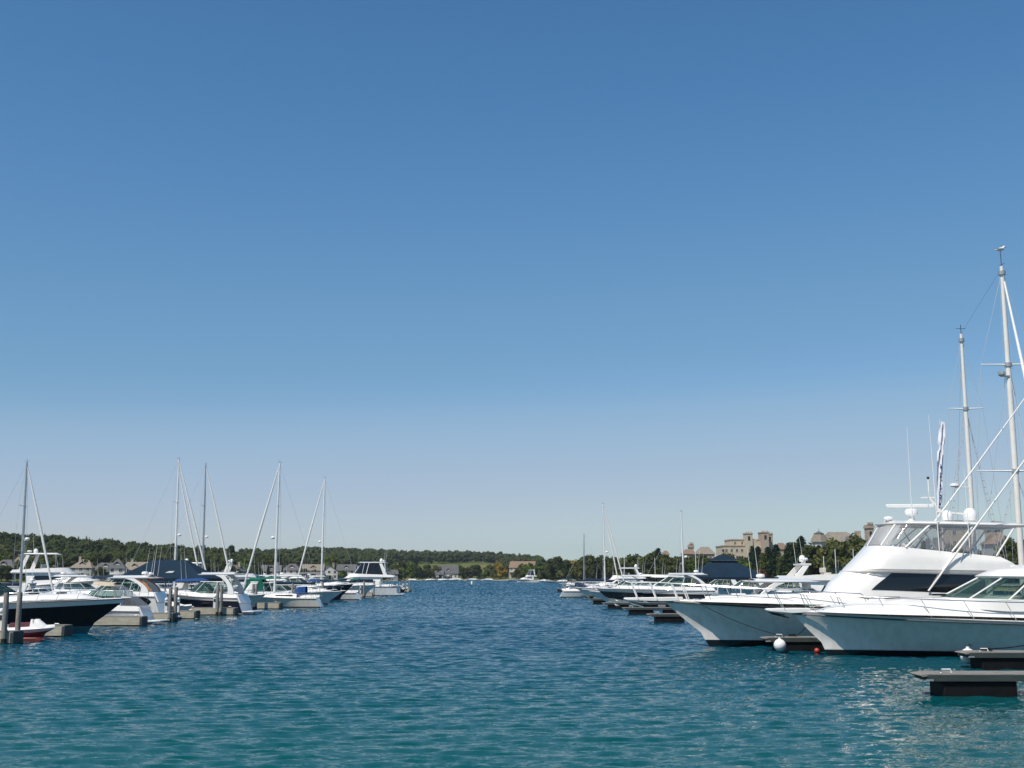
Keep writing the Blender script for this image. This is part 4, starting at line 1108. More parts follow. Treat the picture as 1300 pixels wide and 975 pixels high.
# ------------------------------------------------------------------ water
def water():
    m,nt,b,out=newmat('lake_water')
    N=nt.nodes.new; Lk=nt.links.new
    tc=N('ShaderNodeTexCoord')
    def nz(scale,stretch,detail,rough,dist=0,rot=0):
        mp=N('ShaderNodeMapping'); mp.inputs['Scale'].default_value=stretch; mp.inputs['Rotation'].default_value=(0,0,rot); Lk(tc.outputs['Object'],mp.inputs[0])
        n=N('ShaderNodeTexNoise'); n.inputs['Scale'].default_value=scale; n.inputs['Detail'].default_value=detail; n.inputs['Roughness'].default_value=rough; n.inputs['Distortion'].default_value=dist
        Lk(mp.outputs[0],n.inputs[0]); return n
    def mul(a,k,add=None):
        q=N('ShaderNodeMath'); q.operation='MULTIPLY_ADD'; q.inputs[1].default_value=k; Lk(a,q.inputs[0])
        if add is not None: Lk(add,q.inputs[2])
        else: q.inputs[2].default_value=0
        return q.outputs[0]
    # surface slopes from several wave lengths, metres in the object's own coordinates
    gp=nz(.03,(.5,1.4,1),3,.55)
    gr=N('ShaderNodeMapRange'); gr.inputs['From Min'].default_value=.32; gr.inputs['From Max'].default_value=.66; gr.inputs['To Min'].default_value=.55; gr.inputs['To Max'].default_value=1.3
    Lk(gp.outputs['Fac'],gr.inputs[0])
    acc=None
    for (sc,st,de,ro,di,rt,am) in WAVES:
        n=nz(sc,st,de,ro,di,R(rt))
        s1=N('ShaderNodeVectorMath'); s1.operation='SUBTRACT'; s1.inputs[1].default_value=(.5,.5,.5); Lk(n.outputs['Color'],s1.inputs[0])
        s2=N('ShaderNodeVectorMath'); s2.operation='MULTIPLY'; s2.inputs[1].default_value=(am*.75,am,0); Lk(s1.outputs[0],s2.inputs[0])
        if acc is None: acc=s2.outputs[0]
        else:
            s3=N('ShaderNodeVectorMath'); s3.operation='ADD'; Lk(acc,s3.inputs[0]); Lk(s2.outputs[0],s3.inputs[1]); acc=s3.outputs[0]
    # out in the bay the wavelets are no longer in the mesh: their slopes are all here
    sy=N('ShaderNodeSeparateXYZ'); Lk(tc.outputs['Object'],sy.inputs[0])
    fy=N('ShaderNodeMapRange'); fy.inputs['From Min'].default_value=25; fy.inputs['From Max'].default_value=320; fy.inputs['To Min'].default_value=1; fy.inputs['To Max'].default_value=FARW; Lk(sy.outputs['Y'],fy.inputs[0])
    fm=N('ShaderNodeMath'); fm.operation='MULTIPLY'; Lk(fy.outputs[0],fm.inputs[0]); Lk(gr.outputs[0],fm.inputs[1])
    s4=N('ShaderNodeVectorMath'); s4.operation='SCALE'; Lk(acc,s4.inputs[0]); Lk(fm.outputs[0],s4.inputs['Scale'])
    s5=N('ShaderNodeVectorMath'); s5.operation='ADD'; s5.inputs[1].default_value=(0,0,1); Lk(s4.outputs[0],s5.inputs[0])
    s6=N('ShaderNodeVectorMath'); s6.operation='NORMALIZE'; Lk(s5.outputs[0],s6.inputs[0]); Lk(s6.outputs[0],b.inputs['Normal'])
    # body colour: green shallows by the quay, blue over the deep channel
    sp=N('ShaderNodeSeparateXYZ'); Lk(tc.outputs['Object'],sp.inputs[0])
    dn=nz(.02,(1,1,1),3,.5)
    dd=mul(dn.outputs['Fac'],26,sp.outputs['Y'])
    mr=N('ShaderNodeMapRange'); mr.interpolation_type='SMOOTHSTEP'; mr.inputs['From Min'].default_value=24; mr.inputs['From Max'].default_value=85; Lk(dd,mr.inputs[0])
    mx=N('ShaderNodeMixRGB'); mx.inputs[1].default_value=(*WCOL[0],1); mx.inputs[2].default_value=(*WCOL[1],1); Lk(mr.outputs[0],mx.inputs[0])
    Lk(mx.outputs[0],b.inputs['Base Color'])
    b.inputs['Roughness'].default_value=WROUGH; b.inputs['IOR'].default_value=1.33; b.inputs['Specular IOR Level'].default_value=WSPEC
    # real wavelets over the marina, finer near the quay; flat sheet farther out
    rng=np.random.default_rng(4)
    ys=[10.0]
    while ys[-1]<760: ys.append(ys[-1]+max(.085,.0013*ys[-1]**1.06))
    ys=np.array(ys); nx=820
    us=np.linspace(-.60,.60,nx)
    X_=us[None,:]*(ys[:,None]+6); Y_=np.repeat(ys[:,None],nx,1)
    dy=np.gradient(ys)[:,None]; sp_=np.maximum(dy,1.2*(ys[:,None]+6)/nx)
    Z_=np.zeros_like(X_)
    NW=72
    lam=np.exp(np.linspace(math.log(.18),math.log(2.6),NW))*(1+.04*rng.normal(size=NW))
    for l_ in lam:
        th=rng.normal()*.27-PI/2+.05; k=2*PI/l_; s=GEOW*(1.35 if l_<.6 else (.60 if l_<1.1 else .27))*(.6+.8*rng.random())/math.sqrt(NW)*1.41
        ph=rng.random()*2*PI
        fade=np.clip((l_/sp_-2.2)/2.5,0,1)
        Z_+=s/k*fade*np.sin(k*(X_*math.cos(th)+Y_*math.sin(th))+ph)
    # wind patches: livelier and calmer water
    env=.85+.30*np.sin(X_*.045+Y_*.021+1)*np.sin(Y_*.035-X_*.013)+.18*np.sin(X_*.12+2)*np.sin(Y_*.09+X_*.05)
    edge=np.clip((760-Y_)/40,0,1)*np.clip((.60-np.abs(us))/.03,0,1)[None,:]*np.clip((Y_-10)/1.0,0,1)
    Z_*=env*edge*(1+FARG*np.clip((Y_-35)/80,0,1))
    # far out the mesh is coarser than the wavelets: their chop is there facet by facet
    Z_+=rng.normal(size=Z_.shape)*FARF*dy*np.clip((Y_-60)/160,0,1)*edge
    nr=len(ys)
    V=np.stack([X_.ravel(),Y_.ravel(),Z_.ravel()],1)
    ii=np.arange(nr-1)[:,None]*nx+np.arange(nx-1)[None,:]
    Q=np.stack([ii,ii+1,ii+nx+1,ii+nx],-1).reshape(-1,4)
    S=3500
    # outer sheet: left, right, near and far of the patch
    L0=V[0];R0=V[nx-1];L1=V[(nr-1)*nx];R1=V[nr*nx-1]
    n0=len(V)
    ext=np.array([(-S,-600,0),(S,-600,0),(S,S,0),(-S,S,0)])
    V=np.concatenate([V,ext])
    a0,a1,b0,b1=0,nx-1,(nr-1)*nx,nr*nx-1
    extra=[[n0,n0+1,a1,a0],[n0+1,n0+2,b1,a1],[n0+2,n0+3,b0,b1],[n0+3,n0,a0,b0]]
    Q=np.concatenate([Q,np.array(extra)])
    me=bpy.data.meshes.new('water')
    me.vertices.add(len(V)); me.vertices.foreach_set('co',V.astype(np.float32).ravel())
    me.loops.add(Q.size); me.loops.foreach_set('vertex_index',Q.astype(np.int32).ravel())
    me.polygons.add(len(Q)); me.polygons.foreach_set('loop_start',np.arange(0,Q.size,4,dtype=np.int32))
    me.polygons.foreach_set('use_smooth',np.ones(len(Q),dtype=bool))
    me.update(calc_edges=True); me.materials.append(m)
    o=bpy.data.objects.new('water',me); COL.objects.link(o); tag(o,kind='structure')
    return o

# ------------------------------------------------------------------ trees
def leafmat(name, c1, c2, c3):
    m,nt,b,out=newmat(name)
    tc=nt.nodes.new('ShaderNodeTexCoord'); oi=nt.nodes.new('ShaderNodeObjectInfo')
    geo=nt.nodes.new('ShaderNodeNewGeometry')
    n=nt.nodes.new('ShaderNodeTexNoise'); n.inputs['Scale'].default_value=.11; n.inputs['Detail'].default_value=6; n.inputs['Roughness'].default_value=.7
    nt.links.new(geo.outputs['Position'],n.inputs[0])
    ad=nt.nodes.new('ShaderNodeMath'); ad.operation='MULTIPLY_ADD'; ad.inputs[1].default_value=.30; nt.links.new(oi.outputs['Random'],ad.inputs[0]); 
    sb=nt.nodes.new('ShaderNodeMath'); sb.operation='SUBTRACT'; sb.inputs[1].default_value=.15; nt.links.new(n.outputs['Fac'],sb.inputs[0]); nt.links.new(sb.outputs[0],ad.inputs[2])
    r=nt.nodes.new('ShaderNodeValToRGB'); e=r.color_ramp.elements
    e[0].position=.30; e[0].color=(*c1,1); e[1].position=.72; e[1].color=(*c3,1); x=e.new(.52); x.color=(*c2,1)
    nt.links.new(ad.outputs[0],r.inputs[0]); nt.links.new(r.outputs[0],b.inputs['Base Color'])
    b.inputs['Roughness'].default_value=.75; b.inputs['Specular IOR Level'].default_value=.15
    tl=nt.nodes.new('ShaderNodeBsdfTranslucent'); nt.links.new(r.outputs[0],tl.inputs[0])
    mx=nt.nodes.new('ShaderNodeMixShader'); mx.inputs[0].default_value=.22
    nt.links.new(b.outputs[0],mx.inputs[1]); nt.links.new(tl.outputs[0],mx.inputs[2]); nt.links.new(mx.outputs[0],out.inputs[0])
    return m
LEAF=leafmat('broadleaf_foliage',(.034,.048,.014),(.066,.082,.022),(.115,.122,.033))
LEAFD=leafmat('dark_broadleaf_foliage',(.022,.038,.016),(.038,.056,.022),(.072,.084,.030))
CONI=leafmat('conifer_foliage',(.012,.030,.014),(.020,.044,.018),(.035,.062,.022))
GOLD=leafmat('golden_foliage',(.16,.11,.018),(.24,.17,.022),(.32,.23,.03))
RUST=leafmat('rusty_foliage',(.06,.02,.012),(.09,.035,.015),(.10,.06,.02))
LIME=leafmat('light_green_foliage',(.06,.10,.014),(.10,.15,.02),(.15,.19,.03))
BARK=mat('bark',(.10,.08,.06),.9,.3,6)

def leaves(rng, cs, rs, n, size, flat=1.0):
    """n leaf clumps as quads over blobs; returns vertex array (4n,3)"""
    cs=np.array(cs);rs=np.array(rs)
    w=rs**2; k=rng.choice(len(cs),n,p=w/w.sum())
    d=rng.normal(size=(n,3)); d/=np.linalg.norm(d,axis=1)[:,None]
    rad=rs[k]*(.72+.36*rng.random(n)); p=cs[k]+d*rad[:,None]*np.array([1,1,flat])
    nn=d+rng.normal(size=(n,3))*.6; nn/=np.linalg.norm(nn,axis=1)[:,None]
    u=np.cross(nn,rng.normal(size=(n,3))); u/=np.linalg.norm(u,axis=1)[:,None]; v=np.cross(nn,u)
    s=size*(.6+.8*rng.random(n))[:,None]
    q=np.stack([p-u*s-v*s*.7,p+u*s*.9-v*s*.5,p+u*s+v*s*.8,p-u*s*.7+v*s],1)
    return q.reshape(-1,3)
def ico(c,r,jit,rng):
    bm=bmesh.new(); bmesh.ops.create_icosphere(bm,subdivisions=1,radius=1)
    v=np.array([x.co[:] for x in bm.verts]); f=[[q.index for q in x.verts] for x in bm.faces]; bm.free()
    return np.array(c)+v*r*(1+jit*rng.normal(size=(len(v),1))), f
def crown_data(kind, seed, n=700):
    """unit crown: height 1 from the ground, foliage only"""
    rng=np.random.default_rng(seed)
    V=[];Fc=[]
    def addq(q):
        o=sum(len(x) for x in V); V.append(q); Fc.extend([(o+4*i,o+4*i+1,o+4*i+2,o+4*i+3) for i in range(len(q)//4)])
    def addm(v,f):
        o=sum(len(x) for x in V); V.append(v); Fc.extend([tuple(o+i for i in x) for x in f])
    if kind=='broad':
        cs=[];rs=[]
        for i in range(15):
            z=.20+.68*rng.random(); wmax=.36*math.sin(PI*min(1,max(0,(z-.02)/.98))**.8)
            a=rng.random()*2*PI; rr=wmax*math.sqrt(rng.random())
            cs.append((rr*math.cos(a),rr*math.sin(a),z)); rs.append(.10+.075*rng.random())
        cs.append((0,0,.5)); rs.append(.26); cs.append((.03,.02,.72)); rs.append(.17)
        for c,r in zip(cs,rs): addm(*ico(c,r*.80,.12,rng))
        addq(leaves(rng,cs,rs,n,.030))
    elif kind=='conifer':
        lv=13
        for i in range(lv):
            z=.08+.86*i/lv; r=.24*(1-(z-.05)/.97)**.85+.012
            nb=9
            for j in range(nb):
                a=2*PI*(j+rng.random()*.7)/nb; rr=r*(.75+.4*rng.random())
                tip=np.array([rr*math.cos(a),rr*math.sin(a),z-.055*rng.random()-.02])
                base=np.array([0,0,z+.05]); side=np.array([-math.sin(a),math.cos(a),0])*rr*.34
                V0=np.array([base,(base+tip)/2-side,tip,(base+tip)/2+side])
                addq(V0)
        cs=[(0,0,.1+.8*i/10) for i in range(11)]
        q=[]
        m=n
        z=.06+.90*rng.random(m)**1.3; a=rng.random(m)*2*PI; rr=(.25*(1-z)**.85+.01)*(.55+.55*rng.random(m))
        p=np.stack([rr*np.cos(a),rr*np.sin(a),z],1)
        d=np.stack([np.cos(a),np.sin(a),-.5+0*a],1); u=d*(.022+.03*rng.random(m))[:,None]; v=np.stack([-np.sin(a),np.cos(a),0*a],1)*.016
        v=v+rng.normal(size=(m,3))*.006
        addq(np.stack([p-u,p-v,p+u,p+v],1).reshape(-1,3))
        k=8; addm(np.array([[.13*math.cos(2*PI*i/k),.13*math.sin(2*PI*i/k),.1] for i in range(k)]+[[0,0,.9]]),[[i,(i+1)%k,k] for i in range(k)])
    elif kind=='bush':
        cs=[];rs=[]
        for i in range(9):
            a=rng.random()*2*PI; rr=.42*math.sqrt(rng.random()); cs.append((rr*math.cos(a),rr*math.sin(a),.28+.34*rng.random())); rs.append(.22+.12*rng.random())
        for c,r in zip(cs,rs): addm(*ico(c,r*.82,.12,rng))
        addq(leaves(rng,cs,rs,n//2,.055))
    return np.concatenate(V),Fc
def np_mesh(name, V, Fc, m):
    me=bpy.data.meshes.new(name); me.from_pydata(V.tolist() if hasattr(V,'tolist') else V,[],Fc); me.materials.append(m)
    return me
CR={}
def crown_mesh(kind, i, m):
    k=(kind,i,m.name)
    if k not in CR:
        V,Fc=crown_data(kind,hash_(kind)+i,1100 if kind!='bush' else 500); CR[k]=np_mesh('crown',V,Fc,m)
    return CR[k]
def hash_(s): return sum(ord(c)*(i+3) for i,c in enumerate(s))
TR={}
def trunk_mesh(kind):
    if kind not in TR:
        mb=MB()
        if kind=='conifer': mb.tube([(0,0,-.05),(0,0,.5),(0,0,.97)],[.018,.010,.002],6)
        else:
            mb.tube([(0,0,-.06),(.005,0,.2),(.01,.01,.5),(0,.02,.8)],[.028,.02,.014,.004],7)
            for a in range(5):
                c,s_=math.cos(a*1.3),math.sin(a*1.3); mb.tube([(0,0,.22+.06*a),(.1*c,.1*s_,.36+.06*a),(.2*c,.2*s_,.46+.06*a)],[.012,.008,.003],5)
        o=mb.build('trunk',BARK); TR[kind]=o.data; bpy.data.objects.remove(o)
    return TR[kind]
def tree(label, x, y, h, kind='broad', m=None, wide=1.0, group=None, name=None, i=None, z=None):
    z=land(x,y) if z is None else z
    m=m or (CONI if kind=='conifer' else LEAF)
    nm=name or {'broad':'broadleaf_tree','conifer':'conifer_tree','bush':'bush'}[kind]
    t=thing(nm,label,{'broad':'tree','conifer':'tree','bush':'bush'}[kind],(x,y,z-.1),random.uniform(0,6),group)
    i=random.randrange(6) if i is None else i
    c=bpy.data.objects.new('crown',crown_mesh(kind,i,m)); COL.objects.link(c); c.parent=t; c.scale=(h*wide,h*wide,h)
    if kind!='bush':
        k=bpy.data.objects.new('trunk',trunk_mesh(kind)); COL.objects.link(k); k.parent=t; k.scale=(h*wide,h*wide,h)
    return t
def forest(name, pts, m, kindmix=.15, n=130):
    """far wood that reads as one mass: one object"""
    tm=[crown_data('broad',50+i,n) for i in range(6)]+[crown_data('conifer',70+i,n) for i in range(2)]
    tm=[(V,Fc) for V,Fc in tm]
    VV=[];FF=[];o=0
    rng=random.Random(5)
    for x,y,h in pts:
        k=rng.randrange(6) if rng.random()>kindmix else 6+rng.randrange(2)
        V,Fc=tm[k]; a=rng.random()*6.28; w=h*rng.uniform(.95,1.5) if k<6 else h
        c,s=math.cos(a),math.sin(a)
        z=land(x,y)-.5
        Q=np.stack([x+w*(V[:,0]*c-V[:,1]*s),y+w*(V[:,0]*s+V[:,1]*c),z+h*V[:,2]],1)
        VV.append(Q); FF.extend([tuple(i+o for i in f) for f in Fc]); o+=len(V)
    me=np_mesh(name,np.concatenate(VV),FF,m)
    ob=bpy.data.objects.new(name,me); COL.objects.link(ob); return tag(ob,kind='stuff')

# ------------------------------------------------------------------ houses
ROOFG=mat('grey_shingles',(.12,.12,.125),.9,.25,1.5,bump=.02,bscale=4)
ROOFB=mat('brown_shingles',(.23,.165,.12),.9,.25,1.5,bump=.02,bscale=4)
ROOFT=mat('tan_shingles',(.25,.22,.18),.9,.25,1.5,bump=.02,bscale=4)
WALLT=mat('tan_siding',(.42,.35,.26),.85,.15,1,stretch=(1,1,8))
WALLW=mat('white_siding',(.62,.60,.56),.8,.1,1,stretch=(1,1,8))
WALLG=mat('grey_siding',(.32,.34,.34),.85,.15,1,stretch=(1,1,8))
STONE=mat('sand_stone',(.50,.43,.34),.9,.22,1.2,bump=.03,bscale=2.5)
STONED=mat('brown_stone',(.42,.34,.27),.9,.3,1.5,bump=.03,bscale=2.5)
TRIM=mat('white_trim',(.60,.60,.58),.6,.06,2)
def window(parent, x, y, z, w, h, face):
    """face: 'f' front (-y) or 's' left side (-x)"""
    fr=MB();pn=MB();t=.09
    if face=='f':
        for a in((x-w/2,x-w/2+t,z,z+h),(x+w/2-t,x+w/2,z,z+h),(x-w/2,x+w/2,z,z+t),(x-w/2,x+w/2,z+h-t,z+h),(x-t/2,x+t/2,z,z+h)): fr.box(a[0],a[1],y-.07,y+.02,a[2],a[3])
        pn.box(x-w/2+t,x+w/2-t,y-.03,y+.01,z+t,z+h-t)
    else:
        for a in((y-w/2,y-w/2+t,z,z+h),(y+w/2-t,y+w/2,z,z+h),(y-w/2,y+w/2,z,z+t),(y-w/2,y+w/2,z+h-t,z+h)): fr.box(x-.07,x+.02,a[0],a[1],a[2],a[3])
        pn.box(x-.03,x+.01,y-w/2+t,y+w/2-t,z+t,z+h-t)
    f=fr.build('window',TRIM,parent,clean=False); pn.build('pane',TINT,f,clean=False)
def house(label, px, D, w, d, hw, hr, wall, roof, style='gable', rz=0, z=None, floors=2, chimney=True, group=None, name='lake_house', cat='house', side=True, dormer=True, porch=True):
    w*=.72; d*=.8; hw*=.76; hr*=.85
    x=X(px,D); z=land(x,D) if z is None else z
    t=thing(name,label,cat,(x,D,z-.2),rz,group)
    MB().box(-w/2,w/2,-d/2,d/2,-1.5,hw).build('wall',wall,t)
    ov=.45
    if style=='gable':       # ridge along x, gable ends left and right
        rf=MB().prism([(0,0)],0,0) if False else MB()
        y0,y1=-d/2-ov,d/2+ov; zl=hw-.15
        rf.add([(-w/2-ov,y0,zl),(w/2+ov,y0,zl),(w/2+ov,0,hw+hr),(-w/2-ov,0,hw+hr),(-w/2-ov,y1,zl),(w/2+ov,y1,zl),(-w/2-ov,y0,zl-.2),(w/2+ov,y0,zl-.2),(-w/2-ov,y1,zl-.2),(w/2+ov,y1,zl-.2)],
               [(0,1,2,3),(3,2,5,4),(0,6,7,1),(4,5,9,8)])
        g=MB().add([(-w/2,-d/2,hw-.01),(-w/2,d/2,hw-.01),(-w/2,0,hw+hr-.2),(w/2,-d/2,hw-.01),(w/2,d/2,hw-.01),(w/2,0,hw+hr-.2)],[(0,1,2),(3,5,4)]); g.build('gable',wall,t)
    elif style=='front':     # ridge along y, gable towards the lake
        rf=MB(); x0,x1=-w/2-ov,w/2+ov; zl=hw-.15
        rf.add([(x0,-d/2-ov,zl),(0,-d/2-ov,hw+hr),(0,d/2+ov,hw+hr),(x0,d/2+ov,zl),(x1,-d/2-ov,zl),(x1,d/2+ov,zl)],[(0,1,2,3),(1,4,5,2)])
        g=MB().add([(-w/2,-d/2,hw-.01),(w/2,-d/2,hw-.01),(0,-d/2,hw+hr-.2)],[(0,1,2)]); g.build('gable',wall,t)
    else:                    # hip
        rf=MB(); r=max(.2,w/2-d/2*.8)
        rf.grid([[(-w/2-ov,-d/2-ov,hw-.15),(w/2+ov,-d/2-ov,hw-.15),(w/2+ov,d/2+ov,hw-.15),(-w/2-ov,d/2+ov,hw-.15)],[(-r,-.1,hw+hr),(r,-.1,hw+hr),(r,.1,hw+hr),(-r,.1,hw+hr)]],closed=True,cap0=True,cap1=True)
    ro=rf.build('roof',roof,t,sharp=5)
    if chimney and int(px)%3==0:
        cx=w*.28*(1 if px%2 else -1); c=MB().box(cx-.5,cx+.5,-.1,.8,hw+hr*.2,hw+hr+1.1); c.box(cx-.6,cx+.6,-.2,.9,hw+hr+1.1,hw+hr+1.3); c.build('chimney',STONED,ro)
    nw=max(2,int(w/2.6))
    for f in range(floors):
        zz=.9+f*(hw/floors)
        for i in range(nw):
            xx=-w/2+(i+.5)*w/nw
            if f==0 and i==nw//2:
                MB().box(xx-.9,xx+.9,-d/2-.06,-d/2+.02,.1,2.3).build('door',TINT,t); continue
            window(t,xx,-d/2,zz,1.3,1.35,'f')
        if side:
            for yy in(-d/4,d/4): window(t,-w/2,yy,zz,1.1,1.3,'s')
    if dormer and style in('gable','hip'):
        dm=MB(); zc=hw+hr*.30
        dm.box(-1.1,1.1,-d/2*.72,-d*.1,hw-.1,zc+.6); dm.build('dormer',wall,t)
        MB().add([(-1.4,-d/2*.8,zc+.5),(0,-d/2*.8,zc+1.5),(0,0,zc+1.5),(-1.4,0,zc+.5),(1.4,-d/2*.8,zc+.5),(1.4,0,zc+.5)],[(0,1,2,3),(1,4,5,2)]).build('dormer_roof',roof,t,sharp=5)
        window(t,0,-d/2*.72,hw+.15,1.2,min(1.0,zc+.4-hw),'f')
    if porch:
        p=MB().box(-w/2,w/2*.3,-d/2-2.2,-d/2-.003,hw/floors-.15,hw/floors+.02)
        for k in range(4): p.tube([(-w/2+.1+k*(w*.65-.2)/3,-d/2-2.1,-1),(-w/2+.1+k*(w*.65-.2)/3,-d/2-2.1,hw/floors-.1)],.09,6)
        for zz in(.4,.9): p.box(-w/2,w/2*.3,-d/2-2.2,-d/2-2.15,hw/floors+zz,hw/floors+zz+.06)
        p.build('porch',TRIM,t)
    return t
# ------------------------------------------------------------------ build everything
terrain(); water()
sf,sfh,sfa=sportfish()
bc,bch,bca=bigcruiser()
kt,ka,kmx,kz=ketch()
mp=Matrix.Translation(kt.location)@Matrix.Rotation(ka,4,'Z')@Vector((kmx,0,kz+.75))
gull('white gull perched on top of the tallest mast',mp,R(20),1.5)

# main piers
def mainpier(label,x0,x1,y0,y1):
    t=thing('main_pier',label,'pier',((x0+x1)/2,y0,0))
    w=(x1-x0)/2; L=y1-y0
    m=MB()
    for i in range(int(L/1.0)): m.box(-w,w,i*1.0+.01,i*1.0+.99,.61,.66)
    m.build('deck_planks',PLANK,t)
    f=MB()
    for s in(-w-.05,w): f.box(s,s+.05,0,L,.1,.62)
    f.build('fascia',FASCIA,t)
    f=MB().box(-w+.1,w-.1,.2,L-.2,-.3,.35); f.build('float',FLOATB,t)
mainpier('long floating main pier behind the left row of boats',-39.2,-36.6,52,262)
mainpier('long floating main pier behind the right row of boats',27.0,29.8,30,268)

# right finger docks
rd=[('nearest finger dock, with black floats and a white cleat, at the lower right corner',1177,35.4,1.3),
    ('second finger dock on the right, with a ball fender under the cruiser',1230,45.3,1.3),
    ('finger dock between the two big white boats, with the white ball fender at its end',975,56.0,1.2),
    ('finger dock just beyond the sport fishing boat',1030,70,1.2),
    ('nearest of the finger docks seen left of the sport fishing boat bow',826,89.6,1.2),
    ('second finger dock out from the sport fishing boat bow',794,107,1.2),
    ('third finger dock out from the sport fishing boat bow',768,125.5,1.2),
    ('fourth finger dock out, by the dark-banded cruiser bow',750,146,1.2),
    ('fifth finger dock out on the right side',746,172,1.2),
    ('sixth finger dock out on the right side',737,197,1.2),
    ('seventh finger dock out on the right side',723,222,1.2),
    ('farthest finger dock on the right side, its tip sticking out into the channel',706,252,1.2)]
for lb,px,D,w in rd: finger_right(lb,px,D,27.0,w)
ballfender('round white ball fender floating at the end of the dock between the big boats',990,819,55.3,.28)
ballfender('round white ball fender squeezed between the nearest cruiser and the second dock',1229,833,46.9,.30)
t=thing('buoy','small orange-red ball added for a red reflection on the water by the nearest cruiser bow','buoy',W(1037,826,55.0)); MB().ball((0,0,0),.12,10).build('ball',mat('red_reflection_ball',(.45,.05,.02),.4,.15,4),t)  # no real buoy: ball added to stand in for a red reflection on the water
gull('white gull standing on the dock beside the sport fishing boat bow',Vector((X(768,107.6)+1,107.2,.65)),R(200))
gull('white gull on the fourth dock by the dark-banded cruiser',Vector((X(783,126),125.6,.65)),R(170))

# mooring lines
def lw(t,a,p): return Matrix.Translation(t.location)@Matrix.Rotation(a,4,'Z')@(Vector(p)*t.scale.x)
rope('dark bow line from the sport fishing boat down to the dock between the big boats',lw(sf,sfa,(16.6,2.05,2.0)),(X(988,56.4),56.4,.72),.15)
rope('dark line from the nearest cruiser bow down to the dock beyond',lw(bc,bca,(13.6,-1.2,1.9)),(X(1010,56.5),56.6,.72),.1)
rope('dark slack line from the nearest cruiser side to the second dock',lw(bc,bca,(3.4,2.15,1.4)),(X(1245,46),46.2,.72),.25,.022)
cl=MB(); 
for k in range(26): cl.tube([(.22*math.cos(k*.7)*(1-.02*k),.16*math.sin(k*.7),.03+.004*k),(.22*math.cos(k*.7+.7)*(1-.02*k),.16*math.sin(k*.7+.7),.034+.004*k)],.02,5)
o=cl.build('coiled_rope',ROPE); o.location=(X(1003,56.5),56.5,.64); tag(o,'coil of dark rope on the dock between the big boats','rope')
o2=cl.build('coiled_rope',ROPE); o2.location=(X(1245,46),45.9,.64); tag(o2,'coil of dark rope on the second dock beside the ball fender','rope')

# long furled banner
t=thing('banner','tall narrow white and blue banner hanging twisted on its pole above the flybridge boat','banner',(X(1203,70),70.6,.66))
MB().tube([(0,0,0),(.05,0,5),(.30,0,12.1)],[.05,.04,.015],6).build('pole',WPLAS,t)
rows=[]
for i in range(31):
    k=i/30; z=11.95-7.6*k*.72; cx=.42-.55*k+.02*math.sin(k*9); w=(.08+.13*math.sin(PI*min(1,k*1.15+.05))**.7)*(1 if k<.25 or k>.33 else .55)
    rows.append([(cx+w*(2*j/6-1),.10*math.sin(j*1.7+k*9),z) for j in range(7)])
MB().grid(rows).build('cloth',[mat('banner_cloth',(.74,.74,.80),.8,.1,3)],t)
bl=MB()
for i in range(9,29):
    k=i/30
    if i in(9,10,11,12,13,16,19,20,23,26): continue
    z=11.95-7.6*k*.72; cx=.42-.55*k+.02*math.sin(k*9)
    bl.box(cx-.02,cx+.07-.03*(i%3),-.135,-.12,z-.10,z+.05*(i%2))
bl.build('lettering',mat('banner_blue',(.02,.03,.16),.8,.1,3),t)

# ------------------------------------------------------------------ right row, farther boats
DB=('dark_band',)
BAND=mat('dark_hull_band',(.012,.014,.02),.15,.2,3,coat=.5)
GR='motor boats along the right pier'
express('white cruiser with a broad dark band along its hull, bow beside the fourth dock',757,129.2,13.0,hull='grey',bands=(((0,.30,0),(.30,.80,1),(.80,1,2)),[HM['grey'](),BAND,GEL]),dx=-1,B=4.2,fs=1.85,fb=2.1,zt=3.6,top='hardtop',group=GR,eye=None)
DBT,DBH=None,None
express('white cruiser with open canvas top, second behind the dark-banded one',752,140,11.5,dx=-1,zt=3.4,top='bimini',canvas=WHITEC,group=GR,hull='whiteblue')
express('white cruiser with black side curtains near the far end of the right row',742,158,12,dx=-1,zt=3.5,top='canvas',canvas=WHITEC,aftcurtain=BLACKC,group=GR)
express('white hardtop cruiser moored below the seventh dock',731,184,12,dx=-1,zt=3.4,hull='white',top='hardtop',group=GR)
yacht('small flybridge yacht near the far end of the right row',735,210,12,dx=-1,fs=1.2,fb=1.8,ztop=4.7,group=GR)
express('low white sport boat moored second from the end of the right row',722,236,10,dx=-1,zt=2.9,top='none',group=GR,arch=False,dome=False)
express('last white boat of the right row, beside the farthest dock',712,262,9,dx=-1,zt=2.8,top='cover',canvas=NAVY,group=GR,dome=False,arch=False)
express('long low white cruiser with dark blue screen just behind the sport fishing boat',1160,74.5,11.5,dx=1,zt=3.15,top='hardtop',group=GR,fs=1.2,fb=1.75,canvas=NAVY,wsx=.55)
# second side of the right pier
G2='boats beyond the right pier'
yacht('flybridge yacht with dome arch rising behind the long foredeck',1205,100,14.5,dx=1,rz=0,fs=1.4,fb=2.0,ztop=4.5,group=G2,top='none')
for i,(px,D,L,tp,lb) in enumerate([(1022,128,12,'hardtop','white hardtop cruiser between the pavilion and the conifers'),(970,150,11,'canvas','white canvas-topped cruiser under the pavilion eaves'),
      (924,175,12,'hardtop','white cruiser showing left of the pavilion'),(890,200,11,'bimini','white cruiser below the leaning sailboat mast'),(1066,113,10,'cover','white boat under a blue cover right of the pavilion'),
      (860,230,12,'canvas','small white cruiser far back among the right hand boats')]):
    express(lb,px,D,L,dx=-1,zt=3.3,top=tp,canvas=[NAVY,BLUEC,WHITEC][i%3],group=G2)
sailboat('sailing boat with a tall white mast and two furled sails, right row',768,190,12.5,W(763,640,190).z,dx=1,double=True,group='sailing boats in the marina',J=3.2,hull='white')
